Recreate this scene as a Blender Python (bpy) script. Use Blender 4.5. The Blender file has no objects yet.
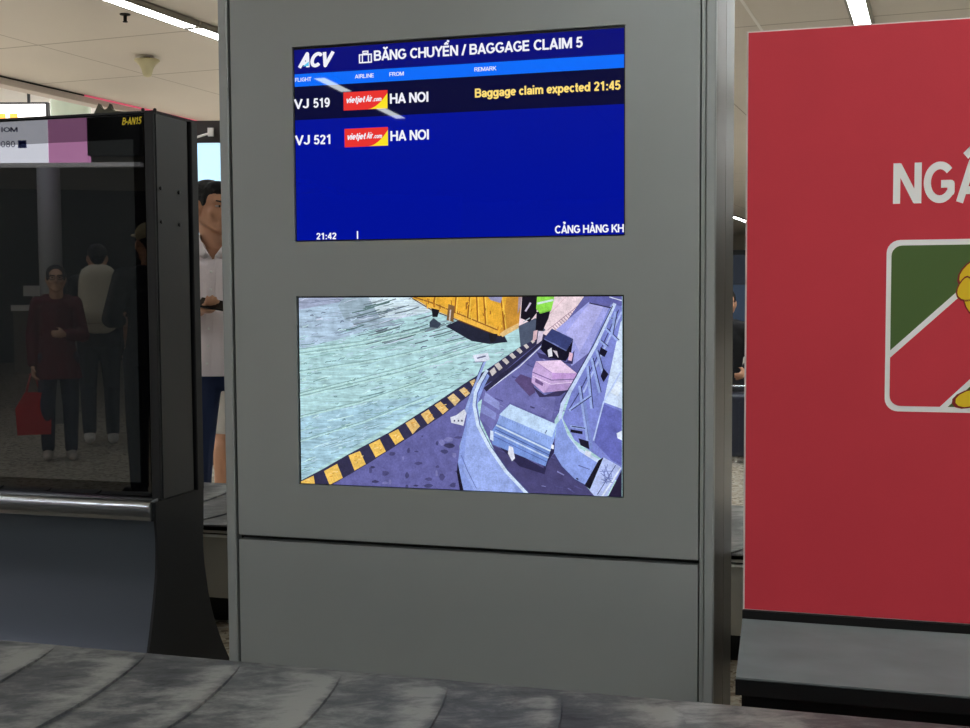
import bpy, math, random
from mathutils import Vector, Matrix
from math import sin, cos, pi, radians, sqrt

SC = bpy.context.scene
COL = SC.collection

# ------------------------------------------------------------------ camera
FPX, PITCH, ROLL, CAMH = 1212.27, radians(3.3376), radians(-0.31936), 1.27
cs, sn = cos(ROLL), sin(ROLL)
R_ = Vector((cs, sn*sin(PITCH), sn*cos(PITCH)))
U_ = Vector((-sn, cs*sin(PITCH), cs*cos(PITCH)))
F_ = Vector((0, cos(PITCH), -sin(PITCH)))
cam_data = bpy.data.cameras.new('camera')
cam_data.sensor_width = 36.0
cam_data.lens = FPX/970*36.0
cam_data.clip_start = 0.005
cam_data.clip_end = 200
cam = bpy.data.objects.new('camera', cam_data)
COL.objects.link(cam)
M = Matrix.Identity(4)
for i in range(3):
    M[i][0], M[i][1], M[i][2] = R_[i], U_[i], -F_[i]
M[2][3] = CAMH
cam.matrix_world = M
SC.camera = cam

# ------------------------------------------------------------------ world, exposure
w = bpy.data.worlds.new('world')
SC.world = w
w.use_nodes = True
w.node_tree.nodes['Background'].inputs[0].default_value = (0.9, 0.95, 1, 1)
w.node_tree.nodes['Background'].inputs[1].default_value = 0.05
SC.view_settings.view_transform = 'Standard'
SC.view_settings.look = 'None'
SC.view_settings.gamma = 1
SC.view_settings.use_curve_mapping = False
SC.view_settings.exposure = 0.0
LAMP = 36.5          # radiance of the ceiling strip lights
ATRIUM = 16.0        # radiance of the panels over the bright hall beyond the beam

# ------------------------------------------------------------------ helpers
def lin(c):
    c = c/255.0
    return c/12.92 if c <= 0.04045 else ((c+0.055)/1.055)**2.4
def RGB(r, g, b):
    return (lin(r), lin(g), lin(b), 1)

def mat(name, col, rough=0.5, metal=0.0, emit=None, estr=0.0, ior=1.45, noise=0.0, nscale=8.0, bump=0.0, bscale=60.0, stretch=(1, 1, 1), coat=0.0):
    m = bpy.data.materials.new(name)
    m.use_nodes = True
    nt = m.node_tree
    b = nt.nodes['Principled BSDF']
    b.inputs['Base Color'].default_value = col
    b.inputs['Roughness'].default_value = rough
    b.inputs['Metallic'].default_value = metal
    b.inputs['IOR'].default_value = ior
    b.inputs['Coat Weight'].default_value = coat
    if emit:
        b.inputs['Emission Color'].default_value = emit
        b.inputs['Emission Strength'].default_value = estr
    if noise or bump:
        tc = nt.nodes.new('ShaderNodeTexCoord')
        mp = nt.nodes.new('ShaderNodeMapping')
        mp.inputs['Scale'].default_value = stretch
        nt.links.new(tc.outputs['Object'], mp.inputs[0])
    if noise:
        n = nt.nodes.new('ShaderNodeTexNoise')
        n.inputs['Scale'].default_value = nscale
        n.inputs['Detail'].default_value = 5
        nt.links.new(mp.outputs[0], n.inputs['Vector'])
        r = nt.nodes.new('ShaderNodeMapRange')
        r.inputs[1].default_value = 0.3; r.inputs[2].default_value = 0.7
        r.inputs[3].default_value = 1-noise; r.inputs[4].default_value = 1+noise
        nt.links.new(n.outputs[0], r.inputs[0])
        mx = nt.nodes.new('ShaderNodeVectorMath'); mx.operation = 'SCALE'
        mx.inputs[0].default_value = col[:3]
        nt.links.new(r.outputs[0], mx.inputs['Scale'])
        nt.links.new(mx.outputs[0], b.inputs['Base Color'])
    if bump:
        n2 = nt.nodes.new('ShaderNodeTexNoise')
        n2.inputs['Scale'].default_value = bscale
        n2.inputs['Detail'].default_value = 4
        nt.links.new(mp.outputs[0], n2.inputs['Vector'])
        bp = nt.nodes.new('ShaderNodeBump')
        bp.inputs['Strength'].default_value = bump
        bp.inputs['Distance'].default_value = 0.01
        nt.links.new(n2.outputs[0], bp.inputs['Height'])
        nt.links.new(bp.outputs[0], b.inputs['Normal'])
    return m

def emis(name, col, s=1.0, rough=0.015):
    return mat(name, (0.002, 0.002, 0.003, 1), rough, 0, col, s, ior=1.28)

class MB:
    """collects faces; build() links them as one mesh object"""
    def __init__(self):
        self.v, self.f, self.mi, self.fc = [], [], [], []
    def add(self, vs, fs, mi=0, col=None):
        o = len(self.v)
        self.v += [tuple(p) for p in vs]
        for f in fs:
            self.f.append([o+i for i in f]); self.mi.append(mi); self.fc.append(col)
        return self
    def box(self, x0, x1, y0, y1, z0, z1, mi=0, col=None):
        vs = [(x, y, z) for z in (z0, z1) for y in (y0, y1) for x in (x0, x1)]
        return self.add(vs, [(0, 2, 3, 1), (4, 5, 7, 6), (0, 1, 5, 4), (2, 6, 7, 3), (0, 4, 6, 2), (1, 3, 7, 5)], mi, col)
    def bbox(self, x0, x1, y0, y1, z0, z1, bev=0.004, mi=0):
        """box with chamfered vertical edges"""
        pts = [(x0+bev, y0), (x1-bev, y0), (x1, y0+bev), (x1, y1-bev), (x1-bev, y1), (x0+bev, y1), (x0, y1-bev), (x0, y0+bev)]
        return self.prism(pts, z0, z1, 'z', mi)
    def prism(self, pts, t0, t1, axis='z', mi=0):
        n = len(pts)
        def mk(p, t):
            if axis == 'z': return (p[0], p[1], t)
            if axis == 'x': return (t, p[0], p[1])
            return (p[0], t, p[1])
        vs = [mk(p, t0) for p in pts]+[mk(p, t1) for p in pts]
        fs = [tuple(range(n))[::-1], tuple(range(n, 2*n))]+[(i, (i+1) % n, n+(i+1) % n, n+i) for i in range(n)]
        return self.add(vs, fs, mi)
    def lathe(self, prof, c=(0, 0, 0), n=24, mi=0):
        vs, fs = [], []
        for r, z in prof:
            for k in range(n):
                t = 2*pi*k/n
                vs.append((c[0]+r*cos(t), c[1]+r*sin(t), c[2]+z))
        m = len(prof)
        for i in range(m-1):
            for k in range(n):
                fs.append((i*n+k, i*n+(k+1) % n, (i+1)*n+(k+1) % n, (i+1)*n+k))
        fs.append(tuple(range(n))[::-1]); fs.append(tuple(range((m-1)*n, m*n)))
        return self.add(vs, fs, mi)
    def capsule(self, p0, p1, r0, r1, flat=1.0, fdir=(0, 1, 0), n=14, mi=0):
        p0, p1 = Vector(p0), Vector(p1)
        ax = p1-p0
        if ax.length < 1e-6: ax = Vector((0, 0, 1e-5))
        a = ax.normalized()
        t = Vector((1, 0, 0)) if abs(a.x) < 0.9 else Vector((0, 1, 0))
        u = a.cross(t).normalized(); v = a.cross(u)
        fd = Vector(fdir)
        vs, fs = [], []
        rings = []
        K = 5
        for i in range(K+1):
            g = -pi/2+pi/2*i/K
            rings.append((p0, r0*sin(g), r0*cos(g)))
        for i in range(K+1):
            g = pi/2*i/K
            rings.append((p1, r1*sin(g), r1*cos(g)))
        for c, h, r in rings:
            r = max(r, 1e-4)
            for k in range(n):
                th = 2*pi*k/n
                off = a*h+u*(r*cos(th))+v*(r*sin(th))
                if flat != 1.0: off -= fd*(1-flat)*off.dot(fd)
                vs.append(c+off)
        m = len(rings)
        for i in range(m-1):
            for k in range(n):
                fs.append((i*n+k, i*n+(k+1) % n, (i+1)*n+(k+1) % n, (i+1)*n+k))
        fs.append(tuple(range(n))[::-1]); fs.append(tuple(range((m-1)*n, m*n)))
        return self.add(vs, fs, mi)
    def ell(self, c, r, rot=None, n=20, mi=0):
        c = Vector(c)
        vs, fs = [], []
        m = 12
        for i in range(m+1):
            g = -pi/2+pi*i/m
            for k in range(n):
                t = 2*pi*k/n
                p = Vector((max(cos(g), 1e-3)*cos(t)*r[0], max(cos(g), 1e-3)*sin(t)*r[1], sin(g)*r[2]))
                if rot: p = rot @ p
                vs.append(c+p)
        for i in range(m):
            for k in range(n):
                fs.append((i*n+k, i*n+(k+1) % n, (i+1)*n+(k+1) % n, (i+1)*n+k))
        fs.append(tuple(range(n))[::-1]); fs.append(tuple(range(m*n, m*n+n)))
        return self.add(vs, fs, mi)
    def xf(self, fn):
        self.v = [tuple(fn(Vector(p))) for p in self.v]
        return self
    def mesh(self, name, mats):
        me = bpy.data.meshes.new(name)
        me.from_pydata(self.v, [], self.f)
        for m in (mats if isinstance(mats, (list, tuple)) else [mats]): me.materials.append(m)
        me.polygons.foreach_set('material_index', self.mi)
        if any(c is not None for c in self.fc):
            at = me.color_attributes.new('Col', 'FLOAT_COLOR', 'CORNER')
            k = 0
            for p, c in zip(me.polygons, self.fc):
                for li in p.loop_indices: at.data[li].color = c or (1, 1, 1, 1)
        me.update()
        return me
    def build(self, name, mats, parent=None, smooth=False, loc=None, rz=0.0):
        me = self.mesh(name, mats)
        if smooth:
            me.polygons.foreach_set('use_smooth', [True]*len(me.polygons))
        o = bpy.data.objects.new(name, me)
        COL.objects.link(o)
        if parent: o.parent = parent
        if loc is not None: o.location = loc
        o.rotation_euler.z = rz
        return o
    def blob(self, name, m, parent=None, voxel=0.008, it=4):
        """all the closed shapes fused into one continuous smooth surface"""
        o = self.build('tmp', m)
        r = o.modifiers.new('r', 'REMESH'); r.mode = 'VOXEL'; r.voxel_size = voxel
        s = o.modifiers.new('s', 'SMOOTH'); s.factor = 0.5; s.iterations = it
        dg = bpy.context.evaluated_depsgraph_get()
        me = bpy.data.meshes.new_from_object(o.evaluated_get(dg))
        me.name = name
        bpy.data.objects.remove(o)
        me.materials.clear(); me.materials.append(m)
        me.polygons.foreach_set('use_smooth', [True]*len(me.polygons))
        q = bpy.data.objects.new(name, me)
        COL.objects.link(q)
        if parent: q.parent = parent
        return q

def tag(o, label=None, cat=None, group=None, kind=None):
    if label: o['label'] = label
    if cat: o['category'] = cat
    if group: o['group'] = group
    if kind: o['kind'] = kind
    return o
def empty(name, loc, rz, label, cat, group=None, kind=None):
    o = bpy.data.objects.new(name, None)
    o.empty_display_size = 0.1
    COL.objects.link(o)
    o.location = loc; o.rotation_euler.z = rz
    return tag(o, label, cat, group, kind)

# kiosk frame: a along the kiosk front (to the right), b away from the viewer
TH, D0 = radians(16.458), 3.13
KA = Vector((cos(TH), -sin(TH), 0)); KB = Vector((sin(TH), cos(TH), 0)); KO = Vector((0, D0, 0))
def K(a, b, z=0): return KO+KA*a+KB*b+Vector((0, 0, z))
# hall frame: e across, d along the strip lights
TE = radians(20.5)
EX = Vector((cos(TE), -sin(TE), 0)); EY = Vector((sin(TE), cos(TE), 0))
def E(e, d, z=0): return EX*e+EY*d+Vector((0, 0, z))
def pz(px, py, b=0.0):
    """where the artwork point (px, py) lies on the kiosk-parallel sheet at depth b, as (a, z)"""
    u, v = px-485, py-364
    x = (cs*u+sn*v)/FPX; q = -(-sn*u+cs*v)/FPX
    d = Vector((x, cos(PITCH)+q*sin(PITCH), -sin(PITCH)+q*cos(PITCH)))
    t = (KO+KB*b).dot(KB)/d.dot(KB)
    p = d*t-KO
    return (p.dot(KA), p.z+CAMH)

def _arc(cx, cz, rx, rz, t0, t1, n=12):
    return [(cx+rx*cos(radians(t0+(t1-t0)*k/n)), cz+rz*sin(radians(t0+(t1-t0)*k/n))) for k in range(n+1)]
_V = [(.1, 0), (.1, 1)]
_A = [[(.08, 0), (.39, .96), (.70, 0)], [(.2, .29), (.58, .29)]]
_E = [_V, [(.1, .915), (.6, .915)], [(.1, .51), (.56, .51)], [(.1, .085), (.62, .085)]]
_dot = [(.13, .84), (.13, 1.0)]
GLYPH = {
    'A': (.78, _A), 'B': (.74, [_V, [(.1, .915), (.4, .915)]+_arc(.42, .725, .17, .19, 90, -90)+[(.1, .535)], [(.1, .535), (.42, .535)]+_arc(.44, .31, .19, .225, 90, -90)+[(.1, .085)]]),
    'C': (.78, [_arc(.42, .5, .32, .415, 42, 318, 20)]), 'E': (.68, _E), 'F': (.62, [_V, [(.1, .915), (.58, .915)], [(.1, .48), (.52, .48)]]),
    'G': (.84, [_arc(.43, .5, .33, .415, 42, 325, 20)+[(.72, .26), (.72, .46), (.46, .46)]]), 'H': (.78, [_V, [(.66, 0), (.66, 1)], [(.1, .52), (.66, .52)]]),
    'I': (.3, [[(.15, 0), (.15, 1)]]), 'J': (.6, [[(.46, 1), (.46, .3)]+_arc(.27, .3, .19, .215, 0, -165)]), 'K': (.76, [_V, [(.66, 1), (.13, .38)], [(.31, .56), (.7, 0)]]),
    'L': (.62, [_V, [(.1, .085), (.58, .085)]]), 'M': (.92, [_V, [(.14, .96), (.46, .08), (.78, .96)], [(.82, 0), (.82, 1)]]), 'N': (.78, [_V, [(.13, .95), (.63, .05)], [(.66, 0), (.66, 1)]]),
    'O': (.84, [_arc(.42, .5, .33, .415, 0, 360, 24)]), 'D': (.78, [_V, [(.1, .915), (.34, .915)]+_arc(.36, .5, .31, .415, 90, -90)+[(.1, .085)]]),
    'R': (.76, [_V, [(.1, .915), (.42, .915)]+_arc(.44, .715, .18, .2, 90, -90)+[(.1, .515)], [(.42, .5), (.7, 0)]]), 'T': (.68, [[(.02, .915), (.66, .915)], [(.34, 0), (.34, .9)]]),
    'U': (.78, [[(.1, 1), (.1, .36)]+_arc(.38, .36, .28, .275, 180, 360)+[(.66, 1)]]), 'V': (.74, [[(.06, 1), (.37, .04), (.68, 1)]]), 'Y': (.74, [[(.06, 1), (.37, .46), (.68, 1)], [(.37, 0), (.37, .48)]]),
    '/': (.38, [[(.04, -.02), (.33, 1.02)]]), '-': (.4, [[(.05, .38), (.36, .38)]]), '.': (.28, [[(.14, 0), (.14, .18)]]), ':': (.32, [[(.16, 0), (.16, .18)], [(.16, .5), (.16, .68)]]),
    '0': (.62, [_arc(.31, .5, .21, .415, 0, 360, 20)]), '1': (.62, [[(.37, 0), (.37, 1)], [(.36, .9), (.13, .74)]]), '2': (.62, [_arc(.31, .69, .2, .225, 165, -25)+[(.12, .09)], [(.08, .085), (.55, .085)]]),
    '4': (.62, [[(.43, 0), (.43, 1)], [(.42, .94), (.09, .3)], [(.05, .28), (.57, .28)]]), '5': (.62, [[(.52, .915), (.19, .915), (.14, .52)]+_arc(.3, .335, .22, .25, 130, -155)]),
    '8': (.62, [_arc(.31, .72, .18, .195, 0, 360, 16), _arc(.31, .3, .21, .215, 0, 360, 16)]), '9': (.62, [_arc(.31, .66, .2, .255, 0, 360, 18), _arc(.28, .56, .24, .47, 15, -125)]),
    'a': (.6, [[(.48, 0), (.48, .46)]+_arc(.29, .46, .19, .175, 0, 160), _arc(.28, .215, .18, .135, 0, 360, 16)]), 'c': (.56, [_arc(.3, .36, .2, .275, 45, 315, 16)]),
    'd': (.66, [_arc(.3, .36, .2, .275, 0, 360, 18), [(.53, 0), (.53, 1)]]), 'e': (.6, [_arc(.3, .36, .21, .275, 0, 315, 18), [(.1, .36), (.51, .36)]]),
    'g': (.66, [_arc(.3, .36, .2, .275, 0, 360, 18), [(.53, .72), (.53, -.04)]+_arc(.31, -.04, .22, .145, 0, -150)]), 'i': (.28, [[(.13, 0), (.13, .72)], _dot]),
    'j': (.28, [[(.14, .72), (.14, -.06)]+_arc(.04, -.06, .1, .13, 0, -80, 5), _dot]), 'l': (.28, [[(.13, 0), (.13, 1)]]),
    'm': (.94, [[(.12, 0), (.12, .72)], _arc(.29, .45, .17, .18, 180, 0)+[(.46, 0)], _arc(.63, .45, .17, .18, 180, 0)+[(.80, 0)]]), 'o': (.62, [_arc(.31, .36, .21, .275, 0, 360, 18)]),
    'p': (.66, [[(.12, .72), (.12, -.27)], _arc(.35, .36, .2, .275, 0, 360, 18)]), 'r': (.42, [[(.12, 0), (.12, .72)], _arc(.32, .4, .2, .23, 180, 75)]),
    't': (.4, [[(.19, .95), (.19, .2)]+_arc(.3, .2, .11, .115, 180, 285, 5), [(.04, .635), (.36, .635)]]), 'v': (.56, [[(.05, .72), (.28, .06), (.51, .72)]]), 'x': (.56, [[(.05, 0), (.5, .72)], [(.05, .72), (.5, 0)]]), ' ': (.32, [])}
_hat = [(.22, 1.12), (.39, 1.28), (.56, 1.12)]
GLYPH['Ă'] = (.78, _A+[_arc(.39, 1.3, .17, .16, 190, 350, 8)]); GLYPH['Â'] = (.78, _A+[_hat]); GLYPH['À'] = (.78, _A+[[(.26, 1.3), (.46, 1.12)]])
GLYPH['Ả'] = (.78, _A+[_arc(.39, 1.3, .11, .09, 160, -80, 7)+[(.40, 1.12)]]); GLYPH['Ề'] = (.68, _E+[[(.18, 1.12), (.34, 1.28), (.5, 1.12)], [(.42, 1.5), (.6, 1.36)]])
def glyph_faces(body, stroke, shear, spacing):
    vs, fs = [], []
    x = 0.0
    r = stroke/2
    def quad(p, q):
        dx, dz = q[0]-p[0], q[1]-p[1]; L = sqrt(dx*dx+dz*dz) or 1
        nx, nz = -dz/L*r, dx/L*r
        o = len(vs); vs.extend([(p[0]-nx, p[1]-nz), (q[0]-nx, q[1]-nz), (q[0]+nx, q[1]+nz), (p[0]+nx, p[1]+nz)]); fs.append((o, o+1, o+2, o+3))
    def disc(p):
        o = len(vs); vs.extend([(p[0]+r*cos(k*pi/5), p[1]+r*sin(k*pi/5)) for k in range(10)]); fs.append(tuple(range(o, o+10)))
    for ch in body:
        wd, st = GLYPH[ch]
        for pl in st:
            pl = [(x+p[0]+shear*p[1], p[1]) for p in pl]
            for p, q in zip(pl, pl[1:]): quad(p, q)
            for p in pl[1:-1]: disc(p)
        x += wd*spacing
    return vs, fs
def write(body, a0, a1, z0, cap, b, bold=0.18, shear=0.0, mb=None, mi=0, spacing=1.0):
    """lettering on the plane at depth b, between a0 and a1 with baseline z0 and capital height cap"""
    mb = mb or MB()
    vs, fs = glyph_faces(body, bold, shear, spacing)
    x0, x1 = min(v[0] for v in vs), max(v[0] for v in vs)
    sx = (a1-a0)/(x1-x0)
    lay = {}
    for k, f in enumerate(fs):
        for i in f: lay[i] = k*6e-6
    mb.add([(a0+(v[0]-x0)*sx, b-lay.get(i, 0), z0+v[1]*cap) for i, v in enumerate(vs)], fs, mi)
    return mb

# ------------------------------------------------------------------ materials
Mt = {}
Mt['panel'] = mat('grey_satin_metal', RGB(153, 157, 155), 0.4, 0.3, noise=0.03, nscale=3)
Mt['frame'] = mat('grey_frame_metal', RGB(156, 160, 158), 0.4, 0.3)
Mt['groove'] = mat('dark_groove', RGB(40, 40, 38), 0.7)
Mt['sidesteel'] = mat('dark_brushed_steel', RGB(100, 94, 89), 0.38, 0.8, noise=0.06, nscale=6, stretch=(1, 8, 0.3))
Mt['black'] = mat('black_plastic', RGB(14, 14, 15), 0.4)
Mt['bezel'] = mat('black_bezel', RGB(6, 6, 7), 0.3)
Mt['totem'] = mat('charcoal_powder_coat', RGB(46, 47, 49), 0.42, 0.0)
Mt['totemdark'] = mat('black_powder_coat', RGB(17, 18, 20), 0.55, 0.0)
Mt['apron'] = mat('slate_lacquer', RGB(84, 91, 99), 0.3, 0.55)
Mt['rail'] = mat('brushed_aluminium', RGB(170, 174, 178), 0.2, 0.95)
Mt['glassborder'] = mat('black_printed_glass', RGB(3, 3, 4), 0.01, ior=1.5)
Mt['glassdisplay'] = mat('dark_display_glass', RGB(38, 41, 43), 0.008, ior=1.9)
Mt['steel'] = mat('stainless_steel', RGB(176, 174, 166), 0.4, 0.35, noise=0.05, nscale=4)
Mt['trimwhite'] = mat('bright_aluminium_trim', RGB(235, 235, 230), 0.3, 0.3)
Mt['red'] = mat('red_printed_fabric', RGB(209, 55, 69), 0.7, noise=0.03, nscale=5, bump=0.05, bscale=300)
Mt['printwhite'] = mat('white_print', RGB(248, 247, 244), 0.6)
Mt['printgreen'] = mat('green_print', RGB(78, 104, 50), 0.7)
Mt['printyellow'] = mat('yellow_print', RGB(240, 200, 30), 0.6)
Mt['printdark'] = mat('maroon_print', RGB(130, 30, 25), 0.7)
Mt['boardedge'] = mat('pale_board_edge', RGB(232, 226, 222), 0.5)
Mt['ledge'] = mat('worn_grey_ledge', RGB(118, 126, 127), 0.5, 0.2, noise=0.12, nscale=5, stretch=(1, 3, 3))
Mt['white_e'] = emis('screen_white', (0.92, 0.92, 1.0, 1), 0.95)
Mt['blue_e'] = emis('screen_blue', RGB(0, 16, 152), 1)
Mt['header_e'] = emis('screen_header_blue', RGB(6, 12, 118), 1)
Mt['strip_e'] = emis('screen_bright_blue', RGB(10, 108, 250), 1)
Mt['row_e'] = emis('screen_navy', RGB(6, 8, 52), 1)
Mt['red_e'] = emis('screen_red', RGB(232, 52, 48), 1)
Mt['yellow_e'] = emis('screen_yellow', RGB(250, 226, 40), 1)
Mt['amber_e'] = emis('screen_amber', RGB(255, 222, 120), 1)
Mt['cyan_e'] = emis('screen_cyan', RGB(90, 200, 240), 1)
Mt['dirt'] = mat('dark_rubber', RGB(30, 30, 31), 0.7)
Mt['wall'] = mat('pale_wall_paint', RGB(205, 200, 190), 0.7, noise=0.02, nscale=2)
Mt['wallwhite'] = mat('white_wall_paint', RGB(240, 238, 235), 0.7)
Mt['darkwall'] = mat('added_partition_dark', RGB(70, 72, 74), 0.6)
Mt['lampdiff'] = mat('strip_light_diffuser', (0.9, 0.9, 0.9, 1), 0.5, 0, (0.92, 0.98, 1.0, 1), LAMP)
Mt['lamphouse'] = mat('strip_light_housing', RGB(150, 146, 138), 0.5)
Mt['atriumlamp'] = mat('ceiling_panel_diffuser', (0.9, 0.9, 0.9, 1), 0.5, 0, (1.0, 0.98, 0.97, 1), ATRIUM)

def ceiling_mat():
    m = mat('cream_ceiling_panel', RGB(222, 214, 200), 0.6)
    nt = m.node_tree; b = nt.nodes['Principled BSDF']
    tc = nt.nodes.new('ShaderNodeTexCoord'); sp = nt.nodes.new('ShaderNodeSeparateXYZ')
    nt.links.new(tc.outputs['Object'], sp.inputs[0])
    def line(sock, off, period, width):
        a = nt.nodes.new('ShaderNodeMath'); a.operation = 'SUBTRACT'; a.inputs[1].default_value = off
        nt.links.new(sock, a.inputs[0])
        q = nt.nodes.new('ShaderNodeMath'); q.operation = 'PINGPONG'; q.inputs[1].default_value = period/2
        nt.links.new(a.outputs[0], q.inputs[0])
        l = nt.nodes.new('ShaderNodeMath'); l.operation = 'LESS_THAN'; l.inputs[1].default_value = width
        nt.links.new(q.outputs[0], l.inputs[0])
        return l.outputs[0]
    l1 = line(sp.outputs[0], -7.55, 2.62, 0.008); l2 = line(sp.outputs[1], 8.87, 14.45, 0.012); l3 = line(sp.outputs[1], 10.48, 14.45, 0.012)
    mx = nt.nodes.new('ShaderNodeMath'); mx.operation = 'MAXIMUM'
    mx0 = nt.nodes.new('ShaderNodeMath'); mx0.operation = 'MAXIMUM'
    nt.links.new(l2, mx0.inputs[0]); nt.links.new(l3, mx0.inputs[1])
    nt.links.new(l1, mx.inputs[0]); nt.links.new(mx0.outputs[0], mx.inputs[1])
    n = nt.nodes.new('ShaderNodeTexNoise'); n.inputs['Scale'].default_value = 0.9; n.inputs['Detail'].default_value = 3
    nt.links.new(tc.outputs['Object'], n.inputs['Vector'])
    r = nt.nodes.new('ShaderNodeMixRGB'); r.inputs[1].default_value = RGB(222, 215, 206); r.inputs[2].default_value = RGB(210, 204, 198)
    nt.links.new(n.outputs[0], r.inputs[0])
    c = nt.nodes.new('ShaderNodeMixRGB'); c.inputs[2].default_value = RGB(168, 159, 150)
    nt.links.new(r.outputs[0], c.inputs[1]); nt.links.new(mx.outputs[0], c.inputs[0])
    nt.links.new(c.outputs[0], b.inputs['Base Color'])
    return m
Mt['ceiling'] = ceiling_mat()

def floor_mat():
    m = mat('beige_terrazzo', RGB(186, 172, 150), 0.25)
    nt = m.node_tree; b = nt.nodes['Principled BSDF']
    tc = nt.nodes.new('ShaderNodeTexCoord')
    v = nt.nodes.new('ShaderNodeTexVoronoi'); v.inputs['Scale'].default_value = 45
    nt.links.new(tc.outputs['Object'], v.inputs['Vector'])
    cr = nt.nodes.new('ShaderNodeValToRGB')
    e = cr.color_ramp.elements
    e[0].color = RGB(130, 116, 102); e[1].color = RGB(205, 198, 182)
    e[1].position = 0.75
    e2 = cr.color_ramp.elements.new(0.3); e2.color = RGB(178, 167, 150)
    s = nt.nodes.new('ShaderNodeSeparateColor')
    nt.links.new(v.outputs['Color'], s.inputs[0])
    nt.links.new(s.outputs[0], cr.inputs[0])
    nt.links.new(cr.outputs[0], b.inputs['Base Color'])
    return m
Mt['floor'] = floor_mat()

def belt_mat():
    m = mat('dusty_black_rubber', RGB(70, 70, 70), 0.5)
    nt = m.node_tree; b = nt.nodes['Principled BSDF']
    g = nt.nodes.new('ShaderNodeNewGeometry')
    mp = nt.nodes.new('ShaderNodeMapping'); mp.inputs['Rotation'].default_value = (0, 0, radians(-14)); mp.inputs['Scale'].default_value = (3.2, 5.4, 1)
    nt.links.new(g.outputs['Position'], mp.inputs[0])
    n = nt.nodes.new('ShaderNodeTexNoise'); n.inputs['Scale'].default_value = 3.4; n.inputs['Detail'].default_value = 10; n.inputs['Roughness'].default_value = 0.72; n.inputs['Distortion'].default_value = 0.35
    nt.links.new(mp.outputs[0], n.inputs['Vector'])
    n2 = nt.nodes.new('ShaderNodeTexNoise'); n2.inputs['Scale'].default_value = 3.2; n2.inputs['Detail'].default_value = 4
    nt.links.new(g.outputs['Position'], n2.inputs['Vector'])
    at = nt.nodes.new('ShaderNodeAttribute'); at.attribute_name = 'wear'
    m1 = nt.nodes.new('ShaderNodeMath'); m1.operation = 'MULTIPLY_ADD'; m1.inputs[1].default_value = 0.30
    nt.links.new(at.outputs['Fac'], m1.inputs[0]); nt.links.new(n.outputs[0], m1.inputs[2])
    m2 = nt.nodes.new('ShaderNodeMath'); m2.operation = 'MULTIPLY_ADD'; m2.inputs[1].default_value = 0.55
    nt.links.new(n2.outputs[0], m2.inputs[0]); nt.links.new(m1.outputs[0], m2.inputs[2])
    cr = nt.nodes.new('ShaderNodeValToRGB')
    e = cr.color_ramp.elements
    e[0].position = 0.52; e[0].color = RGB(44, 45, 48)
    e[1].position = 1.0; e[1].color = RGB(146, 146, 141)
    q = cr.color_ramp.elements.new(0.76); q.color = RGB(86, 87, 88)
    nt.links.new(m2.outputs[0], cr.inputs[0])
    nt.links.new(cr.outputs[0], b.inputs['Base Color'])
    bp = nt.nodes.new('ShaderNodeBump'); bp.inputs['Strength'].default_value = 0.15; bp.inputs['Distance'].default_value = 0.01
    nt.links.new(n.outputs[0], bp.inputs['Height']); nt.links.new(bp.outputs[0], b.inputs['Normal'])
    return m
Mt['belt'] = belt_mat()

# ------------------------------------------------------------------ the hall
H = 3.5
def struct(name, mb, m, label, rz=-TE, cat=None):
    o = mb.build(name, m, rz=rz)
    o['kind'] = 'structure'; o['label'] = label
    return o
struct('floor', MB().box(-24, 14, -23, 48, -0.2, 0), Mt['floor'], 'beige terrazzo floor of the baggage hall', cat='floor')
struct('ceiling', MB().box(-9.0, 14, -23, 48, H, H+0.2), Mt['ceiling'], 'cream panelled ceiling with dark seams', cat='ceiling')
struct('trim_1', MB().box(-1.46, -1.435, -10, 48, H-0.003, H+0.01), Mt['wallwhite'], 'pale seam strip running along the ceiling', cat='trim')
struct('trim_2', MB().box(-9.1, -8.93, -23, 48, H-0.085, H+0.02), mat('pale_beam_paint', RGB(214, 205, 200), 0.6), 'pale beam along the edge of the low ceiling', cat='beam')
struct('ceiling_high', MB().box(-24, -8.9, -23, 25, 6.8, 7.0), Mt['wallwhite'], 'white high ceiling over the bright hall', cat='ceiling')
struct('wall_above', MB().box(-8.99, -8.9, -23, 48, H+0.2, 6.9), Mt['wallwhite'], 'white wall above the beam', cat='wall')
struct('wall_far', MB().box(-9.0, 14.2, 48, 48.2, 0, H+0.2), Mt['wall'], 'pale far wall of the hall', cat='wall')
struct('wall_left', MB().box(-24.2, -24, -23, 25, 0, 7), Mt['wallwhite'], 'white left wall of the bright hall', cat='wall')
struct('wall_right', MB().box(14, 14.2, -23, 48, 0, H+0.2), Mt['wall'], 'pale right wall of the hall', cat='wall')
struct('wall_near', MB().box(-24.2, 14.2, -23.2, -23, 0, 7), Mt['wall'], 'pale wall behind the viewer', cat='wall')
struct('wall_back', MB().box(-24, -8.9, 25, 25.2, 0, 7), Mt['wallwhite'], 'white back wall of the bright hall', cat='wall')
struct('wall_end', MB().box(-9.1, -8.9, 25.2, 48, 0, H+0.2), Mt['wall'], 'pale wall past the bright hall', cat='wall')
# dark partition added far behind the viewer to darken the reflections
pc = Vector((-16.5, -10.8, 0))
o = MB().box(-6.0, 6.0, -0.1, 0.1, 0, 3.3).build('added_partition', Mt['darkwall'], loc=pc)
o.rotation_euler.z = math.atan2(8.4, 9.96)+pi/2
tag(o, 'added dark partition behind the viewer, darkening the reflections', None, kind='structure')
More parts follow.
